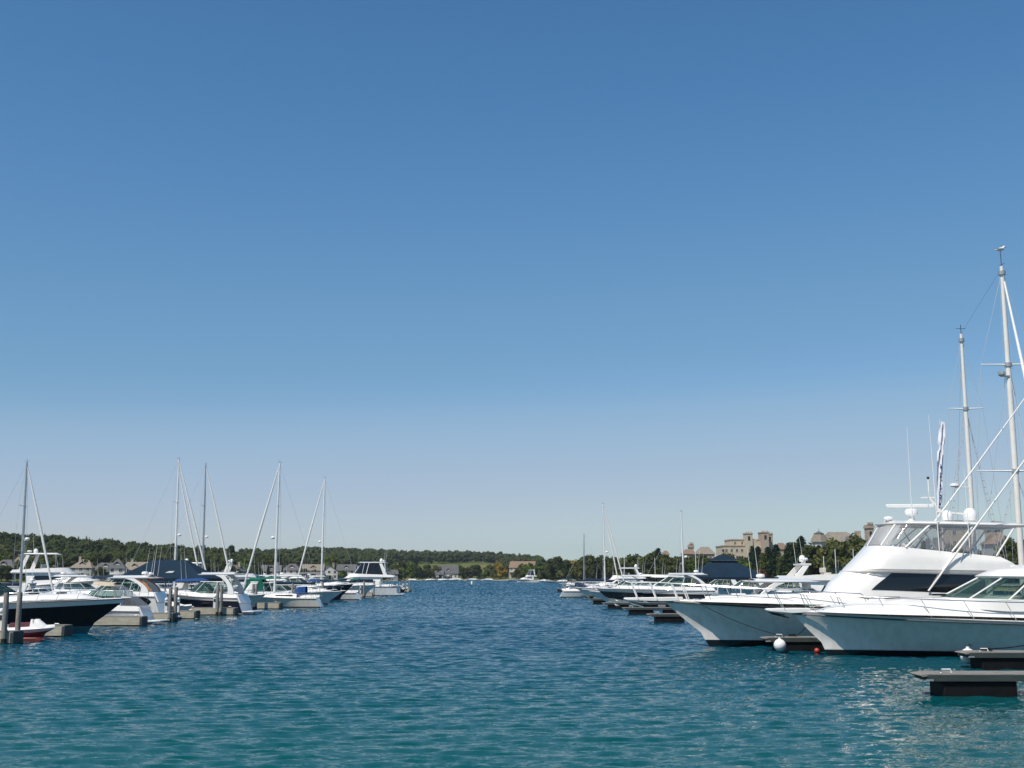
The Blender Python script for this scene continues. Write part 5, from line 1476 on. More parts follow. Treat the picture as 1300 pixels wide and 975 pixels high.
sailboat('sailing boat with a single leaning white mast left of the pavilion',868,160,11,W(861,650,160).z,dx=1,group='sailing boats in the marina',furl=False,hull='whiteblue')
sailboat('small sailing boat with a dull grey mast, farthest of the right row',741,245,9,W(748,679,245).z,dx=-1,dark=True,group='sailing boats in the marina',furl=False,radar=False,J=2.5)
for px,py,D in((884,698,150),(832,708,180),(793,705,210),(1062,697,120),(1085,697,125),(1047,706,120)):
    pz=W(px,py,D).z
    t=thing('light_pole','thin pale pole '+{884:'leaning right of the single-masted sailboat',832:'in front of the tall dark conifer',793:'beside the furled sails of the two-sail boat',1062:'standing left of the leaning pole in front of the hotel trees',1085:'rightmost in front of the hotel trees',1047:'leftmost of three in front of the hotel trees'}[px],'pole',(X(px,D),D,.66))
    MB().tube([(0,0,-.1),(-.05,0,pz-.66)],[.06,.035],6).build('pole',ALU,t)

gazebo('deep blue canvas pavilion with a small vent roof on the right pier',919,152,9.3,7.5,3.25,W(900,712,152).z,3.0,cupola=True)
gazebo('wide deep blue canvas pavilion on the left pier',215,128,9.4,8,3.15,W(225,711,128).z,3.6)
o=MB().hexa([(-.5,0,0),(.25,0,-.02),(.45,.02,.16),(-.1,.02,.12)],[(-.5,-.02,.03),(.25,-.02,.02),(.5,0,.2),(-.1,0,.2)]).build('emblem',WHITEC,None)
o.parent=[q for q in bpy.data.objects if q.name.startswith('canvas_pavilion')][-1]; o.location=(.9,-3.0,3.05)

# ------------------------------------------------------------------ left row
GL='motor boats along the left pier'
for px,D in((86,69),(183,83.5),(251,97),(300,106),(357,125),(388,137),(400,147),(419,160),(474,197),(522,250)): 
    finger_left({86:'finger dock in front of the black-hulled cruiser',183:'finger dock in front of the boat with the clear enclosure',251:'finger dock beside the small white boat',300:'finger dock by the cruiser with the lowered swim platform',357:'finger dock in front of the sailboat with the tallest left mast',388:'finger dock in the middle of the left row, just past the paired pilings',400:'finger dock left of the green-canvas cruiser pilings',419:'finger dock just before the black bow',474:'finger dock below the aft deck of the tall flybridge yacht',522:'last finger dock at the far end of the left row'}[px],px,D)
finger_left('nearest finger dock on the left, running out of the picture behind the paired pilings',22,61.6)
finger_left('finger dock carrying the second pair of pilings',222,91.2)
finger_left('finger dock beyond the black bow on the left',462,186)
finger_left('next to last finger dock of the left row',508,223)
pil=[(10,61.5,'leftmost'),(27,62.6,'second'),(217.5,90.2,'left post of the pair by the small white boat'),(224.5,91.9,'right post of the pair by the small white boat'),(277.5,105.4,'left post of the pair by the hardtop cruiser stern'),(282.2,106.0,'right post of the pair by the hardtop cruiser stern'),
     (322.3,122,'left post of the pair left of the tall sailboat'),(326,124,'right post of the pair left of the tall sailboat'),(372,131,'left post of the pair right of the tall sailboat mast'),(375.4,133,'right post of the pair right of the tall sailboat mast'),(410,150,'single post beside the green canvas'),(430,166,'single post in front of the black bow'),(462.5,185,'single post under the gray canvas top'),(475,197,'single post under the tall flybridge yacht'),(508,222,'single post near the stern of the tall flybridge yacht'),(520,248,'last post at the end of the left row'),(515,236,'post next to last on the left row')]
for px,D,s in pil:
    lb={'leftmost':'weathered piling nearest the left edge of the photo','second':'weathered piling right of the leftmost one, behind it the black hull'}.get(s,'weathered piling, '+s)
    piling(lb,px,D,2.6 if D<200 else 2.3)
for px,D,s in((5,62.2,'beside the leftmost piling'),(213,91.4,'left of the paired pilings by the small white boat'),(228,92.4,'between the paired pilings and the small boat'),(274,104.2,'beside the hardtop cruiser stern pilings'),(318,123.4,'left of the tall sailboat, by the paired pilings'),(368,132,'right of the tall sailboat hull'),(406,150,'beside the green-canvas cruiser'),(458,186,'by the black bow'),(471,198,'below the tall flybridge yacht'),(504.5,223,'at the flybridge yacht stern'),(512,236,'second from the end of the left row'),(517,249,'last on the left row')):
    pedestal('white power pedestal '+s,px,D)
BH=mat('black_hull_upper',(.010,.011,.014),.12,.2,3,coat=.6)
express('black-hulled cruiser with white deck and teal bottom paint, its bow toward the channel at left',161,73.3,14.0,hull='black',upper=(.80,GEL),B=4.3,fs=1.75,fb=2.1,zt=3.95,top='canvas',canvas=BLACKC,group=GL,wsx=.52,dome=False,arch=False,ports=0)
express('low boat under a navy cover between the black-hulled cruiser and the enclosed boat',96,78.6,9.0,zt=2.9,top='cover',canvas=NAVY,group=GL,arch=False,dome=False,antn=0,fs=1.35,fb=1.6,rail=False)
express('white boat with tan canvas top and clear plastic enclosure sloping to its stern',52,86.6,8.2,dx=-1,rz=0,fs=.95,fb=1.35,zt=2.95,wsx=.64,topaft=.30,top='canvas',canvas=TANC,aftcurtain=CLEAR,group=GL,arch=False,dome=False,rail=False,B=2.9,antn=0)
express('white cruiser with a big dark eye-shaped hull window behind the enclosed boat',40,94.4,10.8,dx=-1,zt=3.35,fs=1.85,fb=2.1,top='hardtop',group=GL,aftcurtain=None,eye=[(.8,1.1),(3.4,1.0),(3.4,1.92),(.8,1.8)],canvas=NAVY,ports=0)
express('rust-coloured cruiser half hidden behind the eye-window cruiser',60,101,10.5,dx=-1,zt=3.3,hull='rust',gel=BRONZE,fs=1.4,fb=1.8,top='hardtop',group=GL)
runabout('small white boat with cuddy deck tied between the paired pilings and its dock',246,99.6,4.6,group=GL,windshield=False,cover=WHITEC,fs=.8,fb=1.0)
express('white hardtop cruiser with dark blue hull stripe and swim platform, stern toward the channel',196,110,9.0,dx=-1,rz=-.10,zt=3.62,fs=1.45,fb=1.9,hull='navy',upper=(.82,GELW),B=3.6,top='hardtop',group=GL,antn=0,dome=False,wsx=.60,aftcurtain=None)
express('cream sport boat with blue canvas just left of the tall sailboat',338,119.5,9.5,zt=3.1,top='bimini',canvas=BLUEC,group=GL,hull='cream',gel=GELW)
sailboat('sailing boat with the tallest mast of the left row, furled jib slanting left',349,131,9.2,W(355,588,131).z,dx=-1,group='sailing boats in the marina',J=3.5,canvas=BLUEC,hull='cream')
express('white cruiser with a green canvas enclosure',436,144,12,zt=3.2,top='canvas',canvas=GREEN,aftcurtain=GREEN,group=GL,hull='whitered')
express('white cruiser tied just this side of the black bow',425,156,10.5,zt=3.0,top='bimini',canvas=WHITEC,group=GL)
express('black-hulled cruiser whose dark bow stands at the channel',449,165.8,12,hull='navy',zt=3.4,fs=1.6,fb=2.3,top='hardtop',group=GL,gel=GEL)
sailboat('sailing boat with a white mast in front of the flybridge yacht, furled jib slanting left',408,170.5,9.8,W(415,607,170.5).z,dx=-1,group='sailing boats in the marina',J=3.7,canvas=GREEN,hull='white')
express('white cruiser with grey canvas top, in front of the tall flybridge yacht',478,187,13,zt=3.9,fs=1.5,fb=2.0,top='canvas',canvas=mat('grey_canvas',(.16,.16,.18),.9,.15,2),group=GL,dx=1)
yacht('tall white flybridge yacht with dark upper windows near the end of the left row',383,206,16.6,dx=-1,ztop=W(470,714,206).z,top='hardtop',enclosed=True,group=GL,fs=1.5,fb=2.3)
express('white cruiser with white bimini just beyond the black bow',444,178,11,zt=3.2,top='bimini',canvas=WHITEC,group=GL)
express('white hardtop cruiser tied inside the tall flybridge yacht',463,196.5,11,zt=3.3,top='hardtop',group=GL,fs=1.3,fb=1.8)
runabout('small white centre console boat with a white outboard at the end of the left row',512,232,7.5,outboard=True,group=GL,fs=.9,fb=1.2)
runabout('small open boat beside the last left dock',519,243,6,outboard=True,group=GL,hull='navy')
express('white cruiser with cockpit awning next to the last left dock',510,215,9.5,zt=3.2,top='bimini',canvas=WHITEC,group=GL)
t=thing('floating_platform','low red floating platform under the personal watercraft','float',(X(46,65.2),65.2,0),0)
MB().prism([(-1.6,.02),(-1.5,.20),(.45,.20),(.75,.05),(.6,-.1),(-1.5,-.1)],-.7,.7).build('deck',REDP,t,bevel=.04)
watercraft('white and red personal watercraft on a red float beside the leftmost pilings',12,65.3,0)
# second row beyond the left pier
G3='boats beyond the left pier'
yacht('long white motor yacht with arched dark side windows, behind the black-hulled cruiser',156,150,13.8,dx=1,ztop=W(70,703,150).z,top='canvas',canvas=WHITEC,group=G3,fs=2.15,fb=2.9,B=4.6)
yacht('white flybridge yacht carrying a tender on top, left of the tall sailboat mast',366,214,12.5,dx=1,ztop=5.7,top='none',dinghy=True,group=G3)
yacht('white flybridge yacht with covered bridge behind the hardtop cruiser',312,180,11,dx=1,ztop=5.3,top='canvas',canvas=WHITEC,group=G3,fs=1.3,fb=1.9)
for i,(px,D,L,tp,lb) in enumerate([(324,190,12,'hardtop','white cruiser right of the tall sailboat mast, behind the front row'),(352,205,12,'hardtop','white cruiser behind the green-canvas boat'),
    (193,134,12,'hardtop','white cruiser seen under the right half of the left pavilion'),(228,145,11,'bimini','white cruiser behind the pavilion posts'),(40,100,10,'cover','white boat under a dark blue cover left of the pavilion'),
    (381,230,12,'hardtop','small white cruiser behind the flybridge yacht bow'),
    (250,152,10,'hardtop','white cruiser behind the hardtop cruiser roof'),(267,159,11,'bimini','white cruiser with bimini top behind the hardtop cruiser stern'),(284,166,10,'canvas','white cruiser left of the covered-bridge yacht bow'),
    (298,173,11,'hardtop','white cruiser between the covered-bridge yacht and the tall sailboat'),(343,198,11,'hardtop','white cruiser just left of the tall sailboat mast, back row'),(376,222,11,'canvas','white cruiser behind the tender-carrying yacht'),
    (394,238,11,'hardtop','white cruiser far back between the two tall masts'),(403,246,10,'hardtop','farthest white cruiser of the back row on the left'),(90,109,9,'cover','white boat under a white cover in front of the long motor yacht'),(137,119,9,'cover','white boat under a blue cover left of the pavilion post'),(130,176,10,'canvas','small white cruiser ahead of the long motor yacht')]):
    express(lb,px,D,L,dx=1,zt=3.4,top=tp,canvas=[NAVY,WHITEC,BLUEC][i%3],group=G3)
GS='sailing boats in the marina'
sailboat('leftmost sailing boat, its mast and furled jib rising behind the black-hulled cruiser',27,112,10.5,W(31,587,112).z,dx=1,group=GS,J=3.15,dark=True)
sailboat('sailing boat behind the left pavilion with two furled sails',222,146,12,W(225,583,146).z,dx=1,group=GS,J=4.4,double=True)
sailboat('sailing boat with the thinner mast right of the left pavilion',257,155,12,W(261,590,155).z,dx=1,group=GS,J=4.0,dark=True)

# ------------------------------------------------------------------ far shore boats and marker
yacht('white cabin boat with a dark window moored at the far shore left of the trees',672,540,14,dx=1,ztop=6.2,fs=1.4,fb=2.0,group='boats along the far shore',dome=False) if False else None
yacht('white two-deck boat moored alone at the far shore in the middle of the bay',654,560,10.5,dx=-1,fs=1.2,fb=1.6,ztop=5.8,top='hardtop',enclosed=True,group='boats along the far shore',dome=False)
protos=[runabout('first',-2000,100,7.5,cover=WHITEC)[0], runabout('second',-2000,110,9,windshield=True)[0]]
ords=['first','second','third','fourth','fifth','sixth','seventh','eighth','ninth','tenth','eleventh','twelfth','thirteenth','fourteenth','fifteenth','sixteenth','seventeenth','eighteenth','nineteenth','twentieth','twenty-first','twenty-second','twenty-third','twenty-fourth','twenty-fifth','twenty-sixth','twenty-seventh','twenty-eighth','twenty-ninth','thirtieth']
fb_px=[529,534,541,548,556,562,570,577,586,596,606,616,626,664,670,676,683,690,697,703,709,716,722]
for i,px in enumerate(fb_px):
    D=shore(px)-7-6*(i%3)
    o=protos[i%2] if i<2 else copy_tree(protos[i%2])
    o.location=(X(px,D),D,0); o.rotation_euler=(0,0,random.choice([0,PI,.5,2.4])); o['label']='tiny white boat moored at the far shore, %s from the left'%ords[i]; o['category']='small boat'; o['group']='boats along the far shore'
    o.scale=(1,1,1)
t=thing('marker_buoy','small white marker buoy far out in the channel','buoy',(X(599,420),420,0)); MB().lathe([(.25,-.2),(.3,0),(.3,1.1),(.2,1.3),(.05,1.4)],(0,0,0),10).build('body',WPLAS,t)

# ------------------------------------------------------------------ houses of the left shore
GH='lake houses on the left shore'
hs=[(8,480,13,9,6.2,3.6,WALLG,ROOFG,'hip','leftmost grey hip-roofed house at the edge of the photo'),
 (26,500,12,10,7,5.0,WALLT,ROOFT,'front','tan gabled house just left of the leftmost mast'),
 (42,520,13,9,6.4,3.2,WALLT,ROOFB,'gable','brown-roofed house behind the motor yacht bridge'),
 (62,505,12,9,6,3.4,WALLG,ROOFB,'hip','house with a low brown roof above the motor yacht'),
 (84,530,15,9,5.6,3.0,WALLT,ROOFT,'gable','long tan-roofed house left of the rounded-roof house'),
 (108,500,13,10,6,4.0,WALLG,ROOFT,'hip','tan hip-roofed grey house left of the white turret house'),
 (122,535,10,9,6.5,3.6,WALLT,ROOFB,'front','narrow brown house above the yacht bow'),
 (136,500,11,8,5.8,3.2,WALLW,ROOFG,'gable','white house with grey roof next to the turret house'),
 (149,492,9,9,6.6,4.4,WALLW,ROOFG,'hip','white turret house with a pointed grey roof'),
 (161,510,11,8,6.2,3.8,WALLG,ROOFG,'front','grey gabled house left of the blue pavilion'),
 (174,500,12,9,6,3.6,WALLT,ROOFT,'gable','tan house behind the left corner of the blue pavilion'),
 (190,520,13,9,6.2,3.8,WALLW,ROOFG,'hip','white house behind the blue pavilion slope'),
 (297,500,12,9,5.4,3.2,WALLG,ROOFG,'hip','grey-roofed house right of the blue pavilion'),
 (371,520,12,9,6.0,3.6,WALLW,ROOFG,'hip','white house with grey hip roof between the two tall masts'),
 (398,545,14,9,6.0,3.4,WALLT,ROOFT,'gable','tan-roofed house behind the green-canvas boat'),
 (417,560,12,9,5.8,3.4,WALLW,ROOFG,'front','white gabled house right of the second tall mast'),
 (440,580,13,9,6.2,3.6,WALLW,ROOFG,'gable','white house left of the tall flybridge yacht'),
 (452,600,12,9,6.4,4.2,WALLG,ROOFG,'front','grey gabled house right behind the flybridge yacht bow'),
 (493,620,14,9,4.0,2.6,WALLG,ROOFG,'gable','low grey boathouse behind the flybridge yacht stern'),
 (345,530,12,9,5.4,3.2,WALLT,ROOFG,'gable','low tan house behind the yacht carrying a tender'),
 (238,510,12,9,6.0,3.6,WALLT,ROOFT,'front','tan gabled house showing over the blue pavilion'),
 (569,740,17,10,4.4,6.0,WALLW,ROOFG,'gable','big barn-like grey-roofed house on the middle shore'),
 (557,728,9,8,3.6,2.6,WALLG,ROOFG,'gable','small grey house attached left of the barn-like one'),
 (605,830,13,9,4.0,3.4,WALLT,ROOFT,'hip','tan-roofed house half hidden in trees on the middle shore'),
 (664,760,22,11,7.4,4.6,STONE,ROOFB,'gable','long brown-roofed stone house at the point of the far shore'),
 (705,640,14,9,5,3.0,WALLT,ROOFB,'gable','brown-roofed house hidden behind the round tree')]
for px,D,w,d,hw,hr,wl,rf,stl,lb in hs:
    D=max(D,shore(px)+22); house(lb,px,D,w,d,hw,hr,wl,rf,stl,rz=random.uniform(-.25,.25),group=GH,dormer=(stl!='front'))

# ------------------------------------------------------------------ hotel on the right shore
def hotel():
    D=560; t=thing('hotel','big sand-coloured hotel block with square towers above the conifers','hotel',(X(950,D),D,0))
    zg=land(X(950,D),D)-2
    def bx(p0,p1,ytop,y0,y1,name='wing',m=STONE,par=True):
        x0=X(p0,D)-t.location.x; x1=X(p1,D)-t.location.x; zt=W(p0,ytop,D).z
        mb=MB().box(x0,x1,y0,y1,zg,zt-.5); 
        w=mb.build(name,m,t)
        if par: MB().box(x0-.25,x1+.25,y0-.25,y1+.25,zt-.498,zt).build('parapet',STONED,w)
        return x0,x1,zt,w
    a=bx(920,975,692,2,22); b=bx(931,974,684,4,20.5); c=bx(948,957,676.5,0,6,'tower')
    e=bx(968,976.5,675.2,-2,7,'tower',STONED); f=bx(977,984.5,676.8,3,10,'tower',STONED)
    for x0,x1,zt,w in(c,e,f):
        y0={c[0]:0,e[0]:-2,f[0]:3}[x0]; m=MB(); xx=(x0+x1)/2
        m.box(xx-.55,xx+.55,y0-.04,y0+.1,zt-3.6,zt-1.6); m.build('belfry_opening',TINT,w)
        g=MB()
        for k in range(3): g.box(x0+(x1-x0)*(k/3+.06),x0+(x1-x0)*(k/3+.22),y0-.2,y0+.3,zt,zt+.6)
        g.build('battlement',m_ if False else STONE,w)
    for r_ in range(4):
        for k in range(8):
            x=a[0]+1.5+k*(a[1]-a[0]-3)/7; z=a[2]-3.2-3.1*r_
            window(t,x,2,z,1.1,1.5,'f')
    for k in range(4): window(t,b[0]+2+k*3.3,4,b[2]-2.6,1.0,1.4,'f')
    r=MB().prism([(X(957,D)-t.location.x,W(957,683,D).z),(X(968,D)-t.location.x,W(968,689,D).z),(X(968,D)-t.location.x,W(968,696,D).z),(X(957,D)-t.location.x,W(957,696,D).z)],1,6); r.build('sloping_wing',STONE,t)
    return t
hotel()
def turret():
    D=430; t=thing('turret_house','stone building with a bell-roofed turret and long hipped roof above the trees','hotel building',(X(1066,D),D,0))
    zg=land(X(1066,D),D)-1
    O=t.location.x; xr=lambda p:X(p,D)-O; zz=lambda y:W(1066,y,D).z
    MB().box(xr(1054),xr(1101),0,14,zg,zz(688)).build('wall',STONE,t)
    MB().grid([[(xr(1052),-.6,zz(688)),(xr(1103),-.6,zz(688)),(xr(1103),14.6,zz(688)),(xr(1052),14.6,zz(688))],[(xr(1061),6,zz(674.5)),(xr(1083),6,zz(674.5)),(xr(1083),8,zz(674.5)),(xr(1061),8,zz(674.5))]],closed=True,cap0=True,cap1=True).build('roof',ROOFT,t,sharp=5)
    x=xr(1043.5); n=8
    R_=2.6
    MB().lathe([(R_,zg),(R_,zz(687))],(x,2,0),n).build('turret_wall',WALLW,t,sharp=20)
    MB().lathe([(R_+.7,zz(688)),(R_+.1,zz(683)),(R_-.5,zz(679)),(R_-.9,zz(677.4))],(x,2,0),n).build('turret_roof',ROOFT,t,sharp=10)
    q=MB().lathe([(R_-.5,zz(677.4)),(1.2,zz(676)),(.3,zz(674.3)),(.06,zz(673.6)),(.05,zz(670.5))],(x,2,0),n).build('turret_cap',ROOFG,t,sharp=10)
    MB().grid([[(xr(1072),-3,zz(688)),(xr(1090),-3,zz(688))],[(xr(1074),-1.5,zz(682)),(xr(1090),-1.5,zz(680.5))],[(xr(1078),2,zz(681)),(xr(1090),2,zz(680))]]).build('dormer_roof',ROOFG,t)
    MB().box(xr(1092.5),xr(1098.5),3,5.5,zz(690),zz(673.6)).build('chimney',STONED,t)
    for k in range(7): window(t,xr(1056)+k*2.0,0,zz(697),1.0,1.5,'f')
turret()
def block(lb,p0,p1,yt,D,m,crown=True,roof=None,yr=None,white=False):
    t=thing('stone_tower' if not roof else 'hotel_building',lb,'tower' if not roof else 'hotel building',(X((p0+p1)/2,D),D,0))
    zg=land(t.location.x,D)-1; w=(X(p1,D)-X(p0,D))/2; zt=W(p0,yt,D).z
    b=MB().box(-w,w,0,w*1.6+2,zg,zt).build('wall',m,t)
    if crown:
        c=MB().box(-w-.3,w+.3,-.3,w*1.6+2.3,zt-1.3,zt-.5,0)
        for k in range(4): c.box(-w+k*(2*w)/4+.1,-w+k*2*w/4+.1+w*.3,-.28,.3,zt+.002,zt+.8)
        c.build('battlement',m,b)
        MB().box(-.45,.45,-.04,.1,zt-4.2,zt-2.4).build('window',TINT,b)
    if roof:
        zr=W(p0,yr,D).z
        MB().grid([[(-w-.5,-.5,zt-.1),(w+.5,-.5,zt-.1),(w+.5,w*1.6+2.5,zt-.1),(-w-.5,w*1.6+2.5,zt-.1)],[(-w*.45,w*.8,zr),(w*.45,w*.8,zr),(w*.45,w*.9,zr),(-w*.45,w*.9,zr)]],closed=True,cap0=True,cap1=True).build('roof',roof,t,sharp=5)
        n=max(2,int(w/1.3))
        for k in range(n):
            for f_ in range(3): window(t,-w+(k+.5)*2*w/n,0,zt-2.4-3*f_,1.1,1.4,'f')
    return t
block('slim brown stone tower just left of the flybridge windscreen',1104,1112,666,430,STONED)
block('brown stone chimney tower seen right of the flybridge hardtop',1262,1277,666,300,STONED)
block('brown-roofed building with white balcony left of the tall mast foot',1262,1292,690,290,WALLG,False,ROOFB,679)
block('hotel wing with hip roof behind the right pavilion top',886,908,703,480,STONE,False,ROOFT,694)
block('tan hotel wing with brown tower left of the pavilion',868,884,703,500,STONE,False,ROOFB,697)
block('small brown chimney tower above the pavilion wing',876,881.5,691,505,STONED)
block('tan gabled wing between the conifers right of the hotel towers',987,1001,697,520,WALLT,False,ROOFB,689)
block('low roof with a pink gable behind the tall conifer left of the single mast',842,850,704,520,STONED,False,ROOFB,699)
block('rounded dark-roofed hall behind the flybridge domes',1206,1240,668,330,STONE,False,ROOFG,660)

# ------------------------------------------------------------------ trees one can tell apart
TG='trees along the right shore'
tl=[(700,706,600,'broad',1.1,None),(707,702.5,560,'broad',1.15,None),(713,713,520,'conifer',1.3,None),(720,711,530,'broad',1.1,None),(728,709,560,'broad',1.3,GOLD),(733,712,520,'broad',1.2,None),
 (741,703,500,'broad',1,None),(748,702,490,'broad',1,None),(757,707,480,'broad',1,None),(763,700.5,480,'broad',1,None),(772,706,470,'broad',1.0,None),(780,702,470,'broad',1,None),(789,705,460,'broad',1,None),
 (797,704,455,'broad',1,None),(803,701,450,'broad',1.05,None),(813,702,450,'broad',1,None),(822,700,445,'broad',.95,None),(829,698,440,'broad',.95,None),(836,694,435,'conifer',1.2,None),(843,701,440,'broad',.95,None),(851,703,435,'broad',1,None),
 (859,702,430,'broad',1,None),(867,703,420,'broad',1,None),(875,706,415,'broad',1,None),(884,708,410,'broad',1,LIME),(893,708,410,'broad',1,None),(913,706,430,'broad',1,None),(924,699,420,'broad',1.0,None),(932,706,400,'broad',1,None),(940,707,390,'broad',1.15,LIME),(949,712,380,'broad',1.1,LIME),
 (956,691,400,'conifer',1.1,None),(963,692,395,'conifer',1.1,None),(971,697,390,'broad',.8,None),(976,692.5,380,'conifer',1.35,None),(986,692,375,'conifer',1.25,None),(994,704,380,'broad',.8,None),(1002,690,370,'conifer',1.2,None),
 (1010,688,375,'broad',.9,None),(1019,683,370,'conifer',1.25,None),(1025,692,350,'broad',.9,None),(1034,696,350,'broad',.9,None),(1041,695,360,'conifer',1.1,None),(1049,694,350,'broad',.85,None),(1059,688,350,'broad',1.0,None),(1068,692,345,'broad',.9,None),
 (1076,687,345,'broad',.9,None),(1085,690,340,'broad',.9,None),(1092,682,345,'broad',.75,None),(1100,684,340,'broad',.9,None),(1108,690,330,'broad',.9,None),(1116,690,330,'broad',.95,None),
 (1252,702,300,'conifer',1.1,None),(1284,672,260,'broad',.75,None),(1294,684,255,'broad',.7,None),(1272,697,270,'broad',.8,None),(1245,700,310,'broad',.9,None),(1188,692,320,'broad',1,None),(1215,690,320,'broad',1,None),(1160,690,330,'broad',1,None),
 (1140,690,330,'broad',1,None),(1310,680,260,'broad',.8,None),(1175,684,330,'conifer',1.1,None),(1230,694,310,'broad',1,None)]
nb=0;nc=0
for px,py,D,k,wd,m in tl:
    if 1008<px<1112: py-=5
    if 985<px<1004: py-=3
    D=max(D,shore(px)+14); x=X(px,D); h=W(px,py,D).z-land(x,D)
    lb={'broad':'green leafy tree','conifer':'dark pointed conifer'}[k]
    if m is GOLD: lb='golden yellow tree'
    if m is LIME: lb='light green leafy tree'
    if k=='conifer': nc+=1; q=nc
    else: nb+=1; q=nb
    tree('%s on the right shore, number %d of its shape from the left'%(lb,q),x,D,h,k,m,wd,TG)
BG='bushes along the right shore'
rb=random.Random(3)
for i,(px,m) in enumerate([(896,None),(903,None),(957,RUST),(965,RUST),(973,None),(982,None),(989,GOLD),(997,None),(1004,None),(1011,None),(1027,None),(1040,None),(1052,None),(948,LIME),(935,None),(925,None),(860,None),(846,None),(833,None),(817,None),(802,None),(788,None),(774,None),(757,None),(744,None),(731,None),(716,None),(704,None),(693,None)]):
    D=shore(px)+10+rb.random()*12
    tree('%s bush below the right shore trees, number %d in the list from the pavilion'%({None:'green',RUST:'dark red',GOLD:'yellow',LIME:'light green'}[m],i+1),X(px,D),D,3+2.5*rb.random(),'bush',m,1.3,BG)
LG='trees among the left shore houses'
rb=random.Random(11)
px=-40; i=0
while px<520:
    px+=rb.uniform(6,13); 
    D=shore(px)+rb.choice([8,14,38,52,60]); i+=1
    h=rb.uniform(4.5,8.5) if D<shore(px)+20 else rb.uniform(8,12)
    tree('leafy tree among the left shore houses, number %d counted from the left'%i,X(px,D),D,h,'broad' if rb.random()<.85 else 'conifer',None if rb.random()<.8 else LIME,rb.uniform(.9,1.2),LG)
MG='trees along the middle shore'
px=498;i=0
while px<700:
    px+=rb.uniform(2.6,5.2); i+=1
    D=shore(px)+rb.choice([10,18,30,60]); h=rb.uniform(5,9.5) if not(560<px<580) else 5
    if 553<px<578 and rb.random()<.6: continue
    g=(630<px<637)
    tree('%s on the middle shore, number %d counted from the left'%('golden yellow tree' if g else 'leafy tree',i),X(px,D),D,h+(3 if g else 0),'broad' if rb.random()<.8 else 'conifer',GOLD if g else (LIME if rb.random()<.25 else None),rb.uniform(.9,1.3),MG)
tree('lone dark tree standing above the hill wood left of the tall sailboat mast',X(293,720),720,15,'broad',CONI,.55,None)

# ------------------------------------------------------------------ far woods
fr=random.Random(21)
pts=[]
for i in range(1500):
    px=fr.uniform(-330,345); s=fr.uniform(52,330)
    D=shore(px)+s; pts.append((X(px,D),D,fr.uniform(8.5,12)))
o=forest('left_hill_wood',pts,LEAF,.12,110); o['label']='dense green wood covering the low hill behind the left shore houses'; o['category']='wood'
pts=[]
for i in range(1900):
    px=fr.uniform(310,690); s=fr.uniform(150,640)
    D=shore(px)+s
    if 495<px<632 and s<380: continue
    pts.append((X(px,D),D,fr.uniform(8.5,12)))
o=forest('middle_hill_wood',pts,LEAFD,.15,80); o['label']='dark green wood along the far hill in the middle'; o['category']='wood'
pts=[]
for i in range(700):
    px=fr.uniform(640,1500); s=fr.uniform(45,260)
    D=shore(px)+s
    if s>100 and px>850: continue
    pts.append((X(px,D),D,fr.uniform(6,9.5)))
o=forest('right_shore_wood',pts,LEAF,.2,110); o['label']='green wood filling in behind the right shore trees'; o['category']='wood'

# ------------------------------------------------------------------ light, sky, camera
SUN=Vector((-.38,-.42,.825)).normalized()
el=math.asin(SUN.z); rot=math.atan2(SUN.x,SUN.y)
w=bpy.data.worlds.new('World'); SC.world=w; w.use_nodes=True
nt=w.node_tree; nt.nodes.clear()
sky=nt.nodes.new('ShaderNodeTexSky'); sky.sky_type='NISHITA'; sky.sun_disc=False; sky.sun_elevation=el; sky.sun_rotation=rot%(2*PI)
sky.air_density=SKY[0]; sky.dust_density=SKY[1]; sky.ozone_density=SKY[2]; sky.altitude=SKY[3]
bg=nt.nodes.new('ShaderNodeBackground'); bg.inputs[1].default_value=SKY[4]
ow=nt.nodes.new('ShaderNodeOutputWorld')
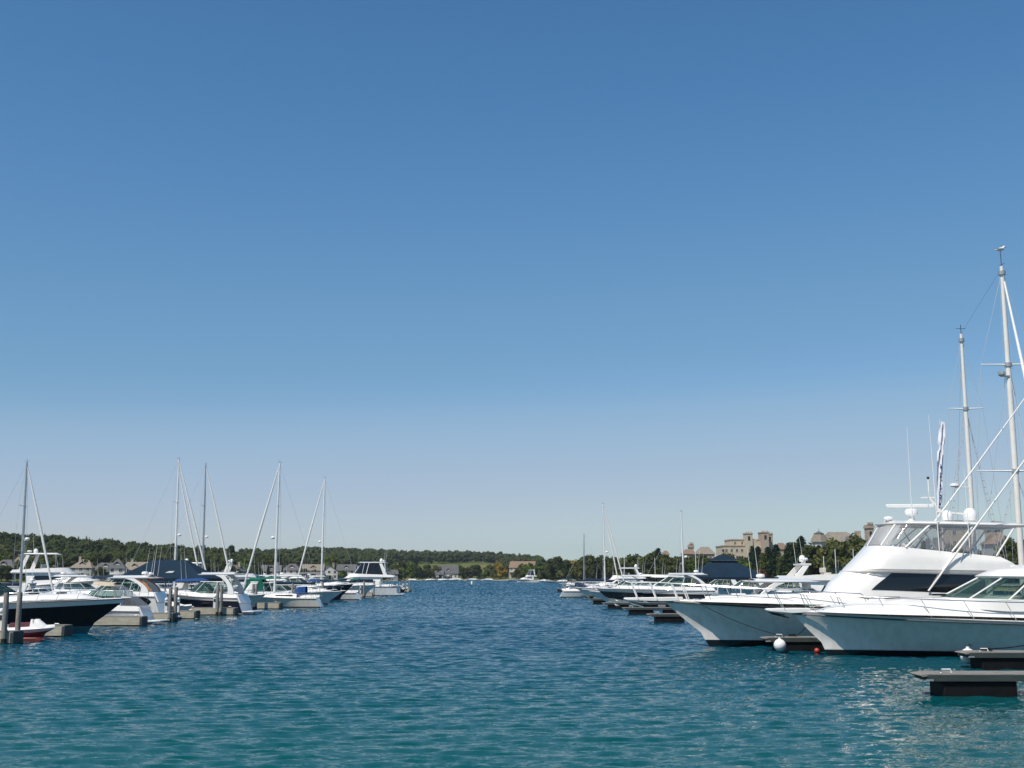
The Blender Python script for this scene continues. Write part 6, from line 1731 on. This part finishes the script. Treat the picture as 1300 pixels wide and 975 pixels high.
# grade the sky's own gradient, channel by channel, to the clear blue of the day
v1=nt.nodes.new('ShaderNodeVectorMath'); v1.operation='SCALE'; v1.inputs['Scale'].default_value=SKY[4]
v2=nt.nodes.new('ShaderNodeVectorMath'); v2.operation='SCALE'; v2.inputs['Scale'].default_value=1/SKY[4]
cv=nt.nodes.new('ShaderNodeRGBCurve')
lin=lambda c:(c/255/12.92 if c<10.3 else ((c/255+.055)/1.055)**2.4)
for k,(a,b) in enumerate(SKYC):
    c=cv.mapping.curves[k]
    c.points[0].location=(0,0); c.points[1].location=(1,min(1,lin(b[-1])*1.04))
    for p,q in zip(a,b): c.points.new(lin(p),lin(q))
    for p in c.points: p.handle_type='AUTO_CLAMPED'
cv.mapping.update()
nt.links.new(sky.outputs[0],v1.inputs[0]); nt.links.new(v1.outputs[0],cv.inputs['Color']); nt.links.new(cv.outputs[0],v2.inputs[0])
nt.links.new(v2.outputs[0],bg.inputs[0]); nt.links.new(bg.outputs[0],ow.inputs[0])
l=bpy.data.lights.new('sun','SUN'); l.energy=SUNP; l.angle=R(.53); l.color=(1,.93,.82)
lo=bpy.data.objects.new('sun',l); COL.objects.link(lo); lo.rotation_euler=SUN.to_track_quat('Z','Y').to_euler()
if HAZE>0:
    hz=MB().box(-3700,3700,-700,3700,-5,85).build('haze',mat('haze_dummy',(.5,.5,.5)),None,clean=True)
    hm=bpy.data.materials.new('haze_air'); hm.use_nodes=True; hn=hm.node_tree; hn.nodes.clear()
    ho=hn.nodes.new('ShaderNodeOutputMaterial'); pv=hn.nodes.new('ShaderNodeVolumePrincipled'); pv.inputs['Density'].default_value=HAZE; pv.inputs['Color'].default_value=(.80,.87,.95,1); pv.inputs['Anisotropy'].default_value=.3
    hn.links.new(pv.outputs[0],ho.inputs['Volume']); hz.data.materials.clear(); hz.data.materials.append(hm); tag(hz,'thin pale summer haze over the bay','haze',kind='stuff')
cd=bpy.data.cameras.new('camera'); cam=bpy.data.objects.new('camera',cd); COL.objects.link(cam)
cam.location=(0,0,H); cam.rotation_euler=(PI/2+PITCH,0,0); cd.sensor_width=36; cd.lens=F/1300*36; cd.clip_end=40000; cd.clip_start=.1
SC.camera=cam
SC.view_settings.view_transform='Standard'; SC.view_settings.look='None'; SC.view_settings.exposure=EXPO; SC.view_settings.gamma=1
SC.cycles.use_denoising=True
SC.cycles.max_bounces=8; SC.cycles.transparent_max_bounces=16; SC.cycles.caustics_reflective=CAUS; SC.cycles.caustics_refractive=False
